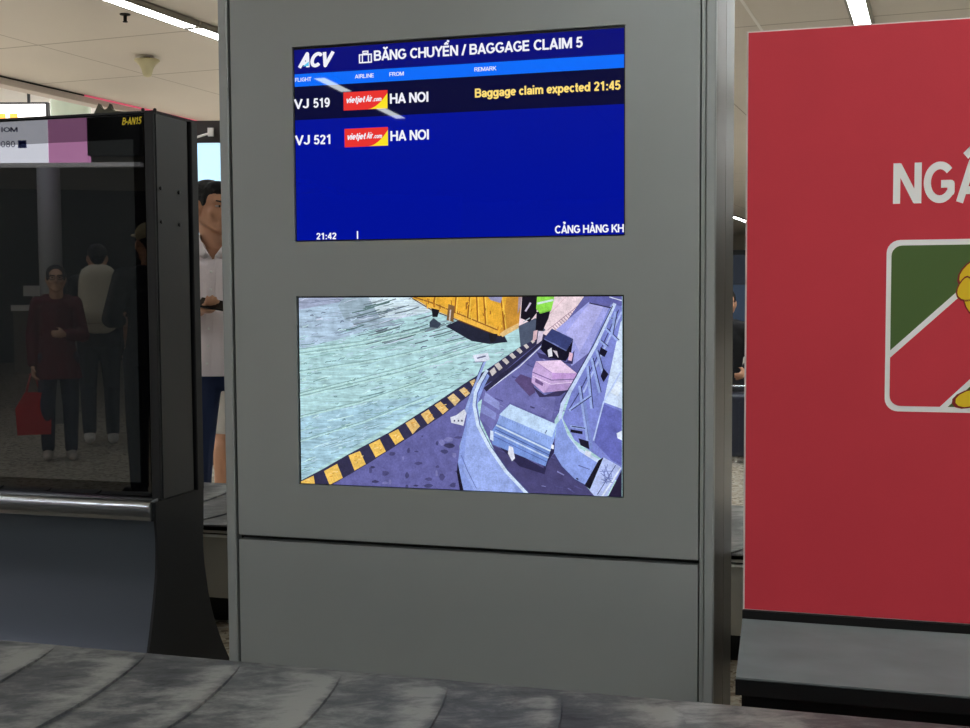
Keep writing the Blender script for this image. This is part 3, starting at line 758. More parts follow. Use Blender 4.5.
for x in (454.5, 458.5, 462): pg([(x, 419.5), (x+1.4, 419.9), (x+1.2, 421.6), (x-.2, 421.2)], (60, 60, 100))
ln([(467, 409), (470, 400)], 2.4, (150, 174, 240))
# right-hand structure
pg([(613, 300), (632, 290), (632, 505), (604, 460), (575, 440), (563, 418), (575, 383)], (122, 134, 220))
pg([(621, 322), (632, 310), (632, 412), (604, 402)], (206, 226, 255)); pg([(603, 403), (632, 416), (632, 470), (612, 460), (595, 442)], (98, 104, 196)); pg([(611, 392), (618, 381), (624, 384), (618, 396)], (228, 240, 255)); pg([(617, 433), (623, 430), (624, 441), (618, 438)], (226, 236, 255))
pg([(589, 290), (632, 290), (632, 300), (621, 306), (613, 304), (590, 302.5)], (96, 98, 178)); ln([(590, 303), (612, 308)], 1.2, (46, 44, 84)); ln([(610, 297), (622, 300.5)], 1.0, (220, 226, 250))
ln([(615, 304), (596, 345), (574, 385), (563, 404), (560.5, 417), (566, 434), (578, 449), (599, 461)], 3.6, (196, 216, 255))
ln([(613, 306), (594, 345), (572, 384), (561, 402)], 1.0, (52, 52, 100))
ln([(619, 310), (600, 352), (580, 392), (569, 410)], 1.0, (56, 60, 116)); ln([(622, 312), (603, 352), (584, 392)], 2.0, (168, 186, 246))
for p in [[(610, 318), (616, 318)], [(606, 328), (618, 340)], [(616, 312), (612, 334)], [(600, 340), (607, 346)], [(592, 358), (600, 392)], [(588, 366), (592, 408)], [(597, 350), (603, 372)], [(580, 386), (588, 440)], [(570, 410), (590, 396)], [(571, 426), (584, 428)]]:
    ln(p, 2.6, (150, 172, 240)); ln([(p[0][0]+1.6, p[0][1]), (p[1][0]+1.6, p[1][1])], 0.9, (40, 42, 92))
for q in [[(601, 347), (608, 351), (605, 357), (600, 354)], [(579, 438), (589, 441), (590, 449), (581, 445)], [(571, 429), (583, 431), (583, 434), (571, 432)], [(604, 368), (609, 374), (604, 382), (601, 376)]]: pg(q, (24, 22, 44))
ln([(585, 402), (592, 448)], 2.6, (120, 140, 214)); ln([(594, 440), (604, 402), (621, 372)], 1.4, (182, 204, 255)); pg([(586, 450), (592, 452), (590, 457), (585, 455)], (226, 232, 250))
pg([(557, 424), (562, 418), (568, 435), (580, 451), (599, 463), (586, 485), (575, 479), (562, 466), (554.5, 454)], (136, 160, 240)); ln([(555, 454), (562, 466), (575, 479), (586, 485)], 0.9, (60, 64, 130)); ln([(579, 465), (590, 469)], 0.8, (80, 90, 160)); ln([(577, 478), (578.6, 479)], 1.4, (20, 20, 40))
pg([(599, 460), (604, 457), (592, 490), (585, 485)], (18, 16, 34)); pg([(604, 457), (622, 467), (603, 505), (590, 490)], (176, 192, 246)); ln([(621, 468), (602, 497)], 1.6, (226, 236, 255)); ln([(616, 465), (598, 494)], 0.8, (70, 76, 140))
for k in range(14): ln([(604+rnd.uniform(-4, 8), 466+rnd.uniform(-2, 16)), (606+rnd.uniform(-4, 8), 468+rnd.uniform(-2, 16))], 0.7, (110, 124, 196))
pg([(624, 466), (632, 470), (632, 505), (604, 505)], (34, 26, 60))
pm = bpy.data.materials.new('camera_picture'); pm.use_nodes = True
nt = pm.node_tree; bs = nt.nodes['Principled BSDF']
bs.inputs['Base Color'].default_value = (0.004, 0.004, 0.004, 1); bs.inputs['Roughness'].default_value = 0.03; bs.inputs['IOR'].default_value = 1.3
at = nt.nodes.new('ShaderNodeAttribute'); at.attribute_name = 'Col'
tcn = nt.nodes.new('ShaderNodeTexCoord'); nz = nt.nodes.new('ShaderNodeTexNoise'); nz.inputs['Scale'].default_value = 260; nz.inputs['Detail'].default_value = 2
nt.links.new(tcn.outputs['Object'], nz.inputs['Vector'])
mr = nt.nodes.new('ShaderNodeMapRange'); mr.inputs[1].default_value = 0.25; mr.inputs[2].default_value = 0.75; mr.inputs[3].default_value = 0.84; mr.inputs[4].default_value = 1.14
nt.links.new(nz.outputs[0], mr.inputs[0])
nzb = nt.nodes.new('ShaderNodeTexNoise'); nzb.inputs['Scale'].default_value = 34; nzb.inputs['Detail'].default_value = 6; nzb.inputs['Roughness'].default_value = 0.7; nzb.name = 'mottle'
nt.links.new(tcn.outputs['Object'], nzb.inputs['Vector'])
mrb = nt.nodes.new('ShaderNodeMapRange'); mrb.name = 'mottle_range'; mrb.inputs[1].default_value = 0.3; mrb.inputs[2].default_value = 0.7; mrb.inputs[3].default_value = 0.74; mrb.inputs[4].default_value = 1.22
nt.links.new(nzb.outputs[0], mrb.inputs[0])
mm = nt.nodes.new('ShaderNodeVectorMath'); mm.operation = 'SCALE'
nt.links.new(at.outputs['Color'], mm.inputs[0]); nt.links.new(mrb.outputs[0], mm.inputs['Scale'])
nt.links.new(mm.outputs[0], bs.inputs['Emission Color']); nt.links.new(mr.outputs[0], bs.inputs['Emission Strength'])
pm2 = pm.copy(); pm2.name = 'camera_picture_ground'
nt = pm2.node_tree
mr2 = [n for n in nt.nodes if n.type == 'MAP_RANGE' and not n.name.startswith('mottle')][0]; nz2 = [n for n in nt.nodes if n.type == 'TEX_NOISE' and not n.name.startswith('mottle')][0]; tc2 = [n for n in nt.nodes if n.type == 'TEX_COORD'][0]
mp2 = nt.nodes.new('ShaderNodeMapping'); mp2.inputs['Rotation'].default_value = (0, radians(15), 0); mp2.inputs['Scale'].default_value = (7, 1, 95)
nt.links.new(tc2.outputs['Object'], mp2.inputs[0]); nt.links.new(mp2.outputs[0], nz2.inputs['Vector'])
nz2.inputs['Scale'].default_value = 1.6; nz2.inputs['Detail'].default_value = 9; nz2.inputs['Roughness'].default_value = 0.75; nz2.inputs['Distortion'].default_value = 0.5
mr2.inputs[1].default_value = 0.3; mr2.inputs[2].default_value = 0.66; mr2.inputs[3].default_value = 0.52; mr2.inputs[4].default_value = 1.3
sub(pic, 'picture', [pm, pm2], cd)

# ------------------------------------------------------------------ baggage carousel
bc = 0.33
car = empty('baggage_carousel', K(0, bc), -TH, 'low steel baggage carousel with overlapping dark rubber plates', 'baggage carousel')
LA0, LA1 = -3.6, 3.6
def cb(mb, name, m, smooth=False):
    mb.xf(lambda p: (p.x, p.y-bc, p.z)); return mb.build(name, m, car, smooth)
BW = 0.97
def edge(w): return 0.085*max(sin(pi*min(max(w, 0), BW)/BW), 0)**0.7
def plate_mesh():
    mb = MB(); nu, nw = 12, 22; PIT = 0.258; OV = 0.05
    wear = []
    for lay in (0, 1):
        for j in range(nw+1):
            w_ = BW*(j/nw)**1.0
            for i in range(nu+1):
                s = i/nu
                a = (-OV+(PIT+OV)*s)+edge(w_)
                z = 0.393+0.008*s*min(1, w_/0.2)-(0.006 if lay else 0)
                if j == 0: z -= 0.003
                mb.v.append((a, -w_, z))
                d = max(0, 1-abs(s-0.90)/(0.36 if s < 0.9 else 0.2)*(1+w_*0.9)) if s < 0.985 else 0.0
                x = w_/0.5
                wear.append(d*(1 if 0.05 < w_ < 0.6 else 0.1)*max(0, 1-x*0.55)*1.15)
    n1 = (nu+1)*(nw+1)
    q = lambda i, j, l: l*n1+j*(nu+1)+i
    for j in range(nw):
        for i in range(nu):
            mb.f.append([q(i, j, 0), q(i, j+1, 0), q(i+1, j+1, 0), q(i+1, j, 0)])
            mb.f.append([q(i, j, 1), q(i+1, j, 1), q(i+1, j+1, 1), q(i, j+1, 1)])
    for j in range(nw):
        mb.f.append([q(nu, j, 0), q(nu, j+1, 0), q(nu, j+1, 1), q(nu, j, 1)]); mb.f.append([q(0, j, 0), q(0, j, 1), q(0, j+1, 1), q(0, j+1, 0)])
    for i in range(nu):
        mb.f.append([q(i, 0, 0), q(i+1, 0, 0), q(i+1, 0, 1), q(i, 0, 1)]); mb.f.append([q(i, nw, 0), q(i, nw, 1), q(i+1, nw, 1), q(i+1, nw, 0)])
    mb.mi = [0]*len(mb.f); mb.fc = [None]*len(mb.f)
    me = mb.mesh('belt_plate', Mt['belt'])
    at = me.attributes.new('wear', 'FLOAT', 'POINT')
    at.data.foreach_set('value', wear)
    return me
pm_ = plate_mesh()
k0 = -14
for lane, bb in ((0, -0.42), (1, 2.05)):
    for k in range(k0, 14):
        o = bpy.data.objects.new('belt_plate', pm_); COL.objects.link(o); o.parent = car
        o.location = (-0.235+0.258*k-0.0, bb-bc, 0.0)
# bodies: front lane and rear lane
for (b0, b1) in ((-1.39, -0.42), (1.08, 2.05)):
    cb(MB().box(LA0, LA1, b0+0.012, b1-0.012, 0.115, 0.35), 'side_panel', Mt['steel'])
    cb(MB().box(LA0, LA1, b0+0.11, b1-0.11, 0.0, 0.114), 'kick_plinth', Mt['black'])
    for q0, q1 in ((b0-0.002, b0+0.02), (b1-0.02, b1+0.002)):
        cb(MB().box(LA0, LA1, q0, q1, 0.3505, 0.3585), 'edge_trim', Mt['trimwhite'])
        cb(MB().box(LA0, LA1, q0+0.004, q1-0.004, 0.366, 0.374), 'guide_rail', Mt['steel'])
    cb(MB().box(LA0, LA1, b0+0.012, b1-0.012, 0.3587, 0.3655), 'belt_bed', Mt['dirt'])

# ------------------------------------------------------------------ left totem
tx, ty = -1.85, 0.27
tot = empty('advertising_totem', K(tx, ty), -TH, 'dark glossy glass advertising totem on flared base left of kiosk', 'advertising totem')
def tb(mb, name, m, parent=tot, smooth=False):
    mb.xf(lambda p: (p.x-tx, p.y-ty, p.z)); return mb.build(name, m, parent, smooth)
TL, TR = -2.75, -1.05
front = [(-0.03, 0.0), (0.0, 0.06), (0.04, 0.15), (0.074, 0.247), (0.106, 0.372), (0.122, 0.458), (0.126, 0.547), (0.12, 0.608), (0.12, 0.66)]
rear = [(0.40, 0.66), (0.396, 0.558), (0.39, 0.495), (0.395, 0.43), (0.405, 0.379), (0.427, 0.293), (0.475, 0.183), (0.538, 0.082), (0.60, 0.0)]
def smooth_curve(p, n=6):
    q = [p[0]]+p+[p[-1]]; out = []
    for i in range(1, len(q)-2):
        for k in range(n):
            t = k/n
            out.append(tuple(0.5*((2*q[i][c])+(-q[i-1][c]+q[i+1][c])*t+(2*q[i-1][c]-5*q[i][c]+4*q[i+1][c]-q[i+2][c])*t*t+(-q[i-1][c]+3*q[i][c]-3*q[i+1][c]+q[i+2][c])*t**3) for c in (0, 1)))
    return out+[p[-1]]
front = smooth_curve(front); rear = smooth_curve(rear)
prof = front+rear
tb(MB().prism(prof, TR-0.008, TR, 'x'), 'end_plate', Mt['totemdark'])
tb(MB().prism(prof, TL, TL+0.008, 'x'), 'end_plate', Mt['totemdark'])
ap = MB()
inner = [(b+0.004, z) for b, z in front[:-1]]+[(0.12, 0.62), (0.2, 0.62), (0.2, 0.0)]
ap.prism(inner, TL+0.0085, TR-0.0085, 'x')
apo = tb(ap, 'apron', Mt['apron'])
for p_ in apo.data.polygons: p_.use_smooth = len(p_.vertices) == 4
apo.data.set_sharp_from_angle(angle=radians(30))
tb(MB().box(TL+0.0085, TR-0.0085, 0.201, 0.39, 0.0, 0.62), 'rear_apron', Mt['totemdark'])
# aluminium rail
rp = [(0.148, 0.668), (0.122, 0.667), (0.104, 0.661), (0.097, 0.650), (0.097, 0.636), (0.104, 0.612), (0.112, 0.604), (0.148, 0.604)]
tb(MB().prism(smooth_curve(rp, 3), TL+0.009, TR-0.009, 'x'), 'rail', Mt['rail'])
# glass front: printed border and display window as one sheet with two finishes
g = MB()
X0, X1, Z0, Z1 = TL+0.03, -1.081, 0.669, 1.797
d0, d1, e0, e1 = TL+0.12, -1.117, 0.712, 1.727
for (xa, xb, za, zb, mi) in [(X0, X1, Z0, e0, 0), (X0, X1, e1, Z1, 0), (X0, d0, e0, e1, 0), (d1, X1, e0, e1, 0), (d0, d1, e0, e1, 1)]:
    g.add([(xa, 0.15, za), (xb, 0.15, za), (xb, 0.15, zb), (xa, 0.15, zb)], [(0, 1, 2, 3)], mi)
g.add([(X0, 0.158, Z0), (X0, 0.158, Z1), (X1, 0.158, Z1), (X1, 0.158, Z0)], [(0, 1, 2, 3)], 0)
g.add([(X0, 0.15, Z1), (X1, 0.15, Z1), (X1, 0.158, Z1), (X0, 0.158, Z1)], [(0, 1, 2, 3)], 0)
g.add([(X1, 0.15, Z0), (X1, 0.158, Z0), (X1, 0.158, Z1), (X1, 0.15, Z1)], [(0, 1, 2, 3)], 0)
gl = tb(g, 'glass_front', [Mt['glassborder'], Mt['glassdisplay']])
lab = write('B-AN15', -1.153, -1.087, 1.770, 0.021, 0.149, 0.2, 0.25)
lab.xf(lambda p: (p.x-tx, p.y-ty, p.z))
lb = lab.build('code_label', mat('yellow_sticker_print', RGB(235, 205, 40), 0.5), gl); lb['label'] = 'small yellow code in the corner of the glass'
# cabinet
tb(MB().box(TL+0.02, TR-0.006, 0.162, 0.352, 0.625, 1.800), 'cabinet', Mt['totem'])
tb(MB().bbox(-1.0795, TR, 0.149, 0.159, 0.668, 1.803, 0.002), 'front_frame', Mt['totemdark'])
tb(MB().bbox(TL, TL+0.029, 0.149, 0.159, 0.668, 1.803, 0.002), 'front_frame', Mt['totemdark'])
tb(MB().box(TR-0.0055, TR, 0.165, 0.338, 0.664, 1.801), 'side_panel', Mt['totem'])
tb(MB().bbox(TL, TR+0.004, 0.358, 0.398, 0.66, 1.803, 0.003), 'rear_frame', Mt['totemdark'])
tb(MB().box(TL+0.02, TR-0.002, 0.16, 0.39, 1.8035, 1.81), 'top_cap', Mt['totemdark'])
for (b, z) in [(0.183, 1.585), (0.285, 1.58), (0.183, 1.486), (0.285, 1.483)]:
    tb(MB().lathe([(0.006, 0), (0.006, 0.003), (0.002, 0.004)], n=10).xf(lambda p: (TR+p.z, b+p.x, z+p.y)), 'screw', Mt['black'])
tb(MB().lathe([(0.005, 1.803), (0.005, 1.815), (0.002, 1.817)], (TR-0.036, 0.156, 0), n=10), 'top_pin', Mt['black'])
tb(MB().lathe([(0.005, 1.803), (0.005, 1.815), (0.002, 1.817)], (TR-0.004, 0.168, 0), n=10), 'top_pin', Mt['black'])

# ------------------------------------------------------------------ red board
rx, ry = 1.45, 0.1
brd = empty('advertising_board', K(rx, ry), -TH, 'tall red advertising board with white lettering right of kiosk', 'advertising board')
def rb(mb, name, m, parent=brd, smooth=False):
    mb.xf(lambda p: (p.x-rx, p.y-ry, p.z)); return mb.build(name, m, parent, smooth)
BL, BR = 0.658, 2.3
rb(MB().box(BL, BR, 0.0045, 0.19, 0.489, 1.8925), 'frame', Mt['boardedge'])
face = rb(MB().box(BL+0.0045, BR-0.0045, 0.0, 0.0044, 0.492, 1.8885), 'face', Mt['red'])
rb(MB().box(BL-0.001, BR+0.001, -0.004, 0.194, 0.468, 0.488), 'base_strip', Mt['black'])
rb(MB().prism([(-0.003, 0.4675), (-0.19, 0.379), (-0.19, 0.375), (0.19, 0.375), (0.19, 0.4675)], BL, BR, 'x'), 'ledge', Mt['ledge'])
rb(MB().box(BL-0.001, BR+0.001, -0.193, 0.192, 0.338, 0.3745), 'ledge_edge', Mt['black'])
rb(MB().box(BL+0.012, BR-0.012, -0.172, 0.18, 0.0, 0.3375), 'plinth', Mt['bezel'])
def rs(mb, name, m):
    mb.xf(lambda p: (p.x-rx, p.y-ry, p.z)); return mb.build(name, m, face)
a0, zb = pz(893, 204); a1, zt = pz(945, 163)
t = write('NGÂ', 0.9955, 1.200, 1.473, 0.094, -0.0006, 0.19, spacing=1.03)
rs(t, 'lettering', Mt['printwhite'])
# square emblem
lx0, lx1, lz0, lz1 = 0.983, 1.385, 0.987, 1.389
def rrect(x0, x1, z0, z1, r, n=6):
    pts = []
    for cx, cz, t0 in ((x1-r, z1-r, 0), (x0+r, z1-r, pi/2), (x0+r, z0+r, pi), (x1-r, z0+r, 1.5*pi)):
        pts += [(cx+r*cos(t0+pi/2*k/n), cz+r*sin(t0+pi/2*k/n)) for k in range(n+1)]
    return pts
def flat(pts, y, mb=None, mi=0):
    mb = mb or MB()
    return mb.add([(x, y, z) for x, z in pts], [tuple(range(len(pts)))], mi)
rs(flat(rrect(lx0, lx1, lz0, lz1, 0.03), -0.0005), 'emblem_border', Mt['printwhite'])
ix0, ix1, iz0, iz1 = lx0+0.011, lx1-0.011, lz0+0.013, lz1-0.013
ins = rrect(ix0, ix1, iz0, iz1, 0.024)
rs(flat(ins, -0.0009), 'emblem_field', Mt['printgreen'])
def clipf(pts, f):
    out = []
    for i in range(len(pts)):
        p, q = pts[i-1], pts[i]; fp, fq = f(p), f(q)
        if (fp >= 0) != (fq >= 0):
            t = fp/(fp-fq); out.append((p[0]+(q[0]-p[0])*t, p[1]+(q[1]-p[1])*t))
        if fq >= 0: out.append(q)
    return out
p1, p2 = pz(891, 349.6), pz(957, 291.5)
q1, q2 = pz(941.5, 405), pz(970, 379)
def halfplane(p, q, s, off=0.0):
    dx, dz = q[0]-p[0], q[1]-p[1]; L = sqrt(dx*dx+dz*dz)
    return lambda r: s*(((r[1]-p[1])*dx-(r[0]-p[0])*dz)/L-off)
band_w = clipf(clipf(ins, halfplane(p1, p2, -1, 0.0)), halfplane(q1, q2, 1, -0.0125))
rs(flat(band_w, -0.0012), 'emblem_band_edge', Mt['printwhite'])
band_r = clipf(clipf(ins, halfplane(p1, p2, -1, -0.0125)), halfplane(q1, q2, 1, 0.0))
rs(flat(band_r, -0.0015), 'emblem_band', Mt['red'])
gr = MB()
def leaf(cx, cz, l, wd, ang, y):
    for s, m, yy in ((1.0, 1, y), (0.86, 0, y-0.0003)):
        pts = []
        for k in range(17):
            t = 2*pi*k/16; x = cos(t)*l*s; z = sin(t)*wd*s*(1-0.35*cos(t))
            pts.append((cx+x*cos(ang)-z*sin(ang), cz+x*sin(ang)+z*cos(ang)))
        flat(pts[:-1], yy, gr, m)
c1 = pz(966, 272); c2 = pz(963.5, 287); c3 = pz(968, 303)
leaf(c1[0]+0.012, c1[1]-0.003, 0.040, 0.024, 1.15, -0.0018); leaf(c3[0]+0.012, c3[1]+0.002, 0.036, 0.022, 2.2, -0.0021); leaf(c2[0]+0.006, c2[1]-0.004, 0.030, 0.021, 1.5, -0.0024)
c4 = pz(968, 397)
leaf(c4[0]+0.02, c4[1]+0.002, 0.058, 0.02, 0.32, -0.0018)
for k in range(4):
    leaf(1.235+k*0.03, 1.12+k*0.055, 0.036, 0.022, 0.9+0.2*k, -0.0018-0.0006*k)
rs(gr, 'emblem_grain', [Mt['printyellow'], Mt['printdark']])

# ------------------------------------------------------------------ background things
# lit pale blue poster panel behind the man
r = empty('lit_poster_panel', (-2.22, 9.0, 0), 0.0, 'dark framed panel with glowing pale blue poster behind the man', 'poster panel')
MB().box(-0.62, 0.62, 0, 0.18, 0.0, 2.545).box(-0.62, 0.62, -0.02, 0, 2.385, 2.545).box(0.55, 0.62, -0.02, 0, 0, 2.384).box(-0.62, -0.55, -0.02, 0, 0, 2.384).build('casing', mat('brown_black_casing', RGB(46, 38, 36), 0.5), r)
MB().box(-0.549, 0.549, -0.012, -0.001, 0.5, 2.384).build('poster', mat('pale_blue_lit_poster', RGB(150, 200, 235), 0.4, 0, RGB(202, 232, 250), 0.92, noise=0.05, nscale=3), r)
MB().box(-0.549, 0.549, -0.012, -0.001, 0.0, 0.498).build('kick_board', Mt['black'], r)
MB().capsule((0.08, -0.10, 2.40), (0.22, -0.03, 2.455), 0.008, 0.008).box(0.2, 0.24, -0.05, 0.0, 2.43, 2.49).build('lamp_arm', Mt['boardedge'], r)
# bright sign in the hall beyond
r = empty('hanging_lightbox', (-8.5, 20.6, 3.0), 0.0, 'bright white lightbox with orange marks beyond the ceiling beam', 'sign')
MB().box(-1.4, 1.17, 0, 0.2, 0.0, 1.52).build('case', Mt['dirt'], r)
MB().box(-1.37, 1.14, -0.02, 0, 0.03, 1.485).build('face', mat('white_lightbox', RGB(240, 240, 240), 0.5, 0, (1, 0.98, 0.97, 1), 0.95), r)
mk = MB()
for x in (0.34, 0.54): mk.box(x, x+0.13, -0.024, -0.0205, 1.12, 1.33)
mk.build('orange_mark', mat('orange_lettering', RGB(250, 150, 50), 0.5, 0, RGB(252, 170, 80), 0.9), r)
for x in (-1.0, 0.8): MB().box(x, x+0.04, 0.08, 0.12, 1.52, 3.805).build('hanger', Mt['dirt'], r)
# round column
c = MB().lathe([(0.33, 0), (0.33, 0.15), (0.27, 0.17), (0.27, 4.02), (0.3, 4.04), (0.3, 4.1), (0.26, 4.12), (0.26, 6.8)], n=40).build('column', mat('pale_green_column', RGB(206, 222, 208), 0.22, noise=0.03, nscale=1), loc=(-5.73, 17, 0), smooth=True)
c['kind'] = 'structure'; c['label'] = 'pale green round column beyond the ceiling beam'
# pale blue window at the back of the bright hall
wn = MB().box(-12.2, -9.9, 24.9, 24.99, 2.4, 6.4).build('window_1', mat('pale_blue_pane', RGB(150, 190, 225), 0.2, 0, RGB(176, 214, 246), 0.8), rz=-TE)
wn['kind'] = 'structure'; wn['label'] = 'pale blue lit window beyond the ceiling beam'
# scalloped top of a stall behind the totem
pts = [(-4.19, 3.1), (-4.188, 3.212), (-4.131, 3.329), (-4.118, 3.30), (-4.10, 3.278), (-4.071, 3.262), (-4.04, 3.276), (-4.025, 3.30), (-4.013, 3.328),
       (-3.997, 3.278), (-3.965, 3.246), (-3.74, 3.232), (-3.71, 3.1)]
r = empty('stall', (-3.95, 13.2, 0), 0.0, 'dark stall with scalloped crown top behind the left totem', 'stall')
MB().prism([(x+3.95, z) for x, z in pts], -0.05, 0.05, 'y').build('crown', mat('olive_grey_board', RGB(92, 96, 90), 0.6), r)
MB().box(-0.26, 0.26, -0.2, 0.2, 2.75, 3.099).build('canopy', Mt['totem'], r)
for sx in (-0.22, 0.22):
    for sy in (-0.16, 0.16): MB().box(sx-0.03, sx+0.03, sy-0.03, sy+0.03, 0, 2.749).build('post', Mt['totem'], r)
MB().box(-0.4, 0.4, -0.4, 0.4, 0.0, 1.0).build('counter', Mt['totem'], r)
# dark screen stand between the kiosk and the board
r = empty('screen_stand', (2.05, 10.2, 0), radians(-10), 'dark screen stand in the gap between kiosk and red board', 'screen stand')
MB().box(-0.5, 0.5, 0, 0.12, 0.85, 1.62).build('casing', Mt['black'], r)
MB().box(-0.46, 0.46, -0.006, -0.0005, 0.9, 1.33).build('screen', mat('dim_blue_screen', RGB(20, 26, 36), 0.1, 0, RGB(44, 56, 72), 0.9), r)
MB().box(-0.46, 0.46, -0.006, -0.0005, 1.335, 1.58).build('upper_screen', mat('dim_slate_screen', RGB(14, 17, 22), 0.1, 0, RGB(30, 36, 46), 0.9), r)
MB().box(-0.06, 0.06, 0.02, 0.10, 0.02, 0.849).build('column', Mt['black'], r)
MB().box(-0.3, 0.3, -0.15, 0.27, 0, 0.02).build('foot', Mt['black'], r)

# dark navy suitcase
def suitcase(loc, rz, label, m, name='suitcase', W=0.36, Dp=0.24, Hh=0.52):
    r = empty(name, loc, rz, label, 'suitcase')
    b = MB().box(-W/2, W/2, -Dp/2, Dp/2, 0.05, Hh)
    o = b.build('shell', m, r)
    bv = o.modifiers.new('b', 'BEVEL'); bv.width = 0.035; bv.segments = 4
    for x in (-W*0.25, 0, W*0.25): MB().box(x-0.012, x+0.012, -Dp/2-0.004, -Dp/2+0.002, 0.10, Hh-0.06).build('rib', m, r)
    for sx in (-1, 1):
        for sy in (-1, 1): MB().lathe([(0.02, -0.012), (0.025, -0.008), (0.025, 0.008), (0.02, 0.012)], n=14).xf(lambda p: (sx*(W/2-0.05)+p.z, sy*(Dp/2-0.04)+p.x, 0.025+p.y)).box(sx*(W/2-0.05)-0.016, sx*(W/2-0.05)+0.016, sy*(Dp/2-0.04)-0.01, sy*(Dp/2-0.04)+0.01, 0.03, 0.055).build('wheel', Mt['black'], r)
    MB().capsule((-0.08, Dp/2-0.05, Hh-0.01), (-0.08, Dp/2-0.05, Hh+0.04), 0.009, 0.009).capsule((0.08, Dp/2-0.05, Hh-0.01), (0.08, Dp/2-0.05, Hh+0.04), 0.009, 0.009).capsule((-0.085, Dp/2-0.05, Hh+0.04), (0.085, Dp/2-0.05, Hh+0.04), 0.013, 0.013).build('handle', Mt['rail'], r, True)
    return r
suitcase((1.90, 9.02, 0), radians(-8), 'dark navy suitcase standing on floor between kiosk and red board', mat('navy_suitcase_shell', RGB(34, 40, 58), 0.35))

# ------------------------------------------------------------------ people
def cloth(name, col, bump=0.5, bscale=9): return mat(name, col, 0.85, bump=bump, bscale=bscale)
SKIN = mat('tan_skin', RGB(196, 146, 116), 0.5)
SKIN2 = mat('light_skin', RGB(200, 156, 128), 0.5)
HAIR = mat('black_hair', RGB(10, 9, 9), 0.7, bump=1.0, bscale=70)
EYE = mat('eye_white', RGB(180, 170, 164), 0.3)
IRIS = mat('brown_iris', RGB(28, 18, 14), 0.2)

def arm_hand(mb, wrist, d, nrm, side, S, curl=0.9):
    """palm, four bent fingers of unequal length and a thumb from the side of the palm"""
    d = Vector(d).normalized(); nrm = Vector(nrm); nrm = (nrm-d*nrm.dot(d)).normalized()
    s = d.cross(nrm).normalized()*side
    wv = Vector(wrist)
    mb.capsule(wv, wv+d*0.075*S, 0.026*S, 0.034*S, 0.55, nrm)
    for k, (off, L) in enumerate(((0.030, 0.068), (0.010, 0.076), (-0.010, 0.070), (-0.029, 0.055))):
        p = wv+d*0.085*S+s*off*S
        q = p+(d*cos(curl*0.5)+nrm*sin(curl*0.5))*L*0.5*S
        t = q+(d*cos(curl*1.3)+nrm*sin(curl*1.3))*L*0.5*S
        mb.capsule(p-d*0.03*S, q, 0.0095*S, 0.0085*S, n=10); mb.capsule(q, t, 0.0085*S, 0.0072*S, n=10)
    p = wv+d*0.03*S+s*0.026*S
    q = p+(d*0.6+s*0.7+nrm*0.3).normalized()*0.042*S
    t = q+(d*0.85+s*0.15+nrm*0.5).normalized()*0.034*S
    mb.capsule(p, q, 0.012*S, 0.0105*S, n=10); mb.capsule(q, t, 0.0105*S, 0.008*S, n=10)

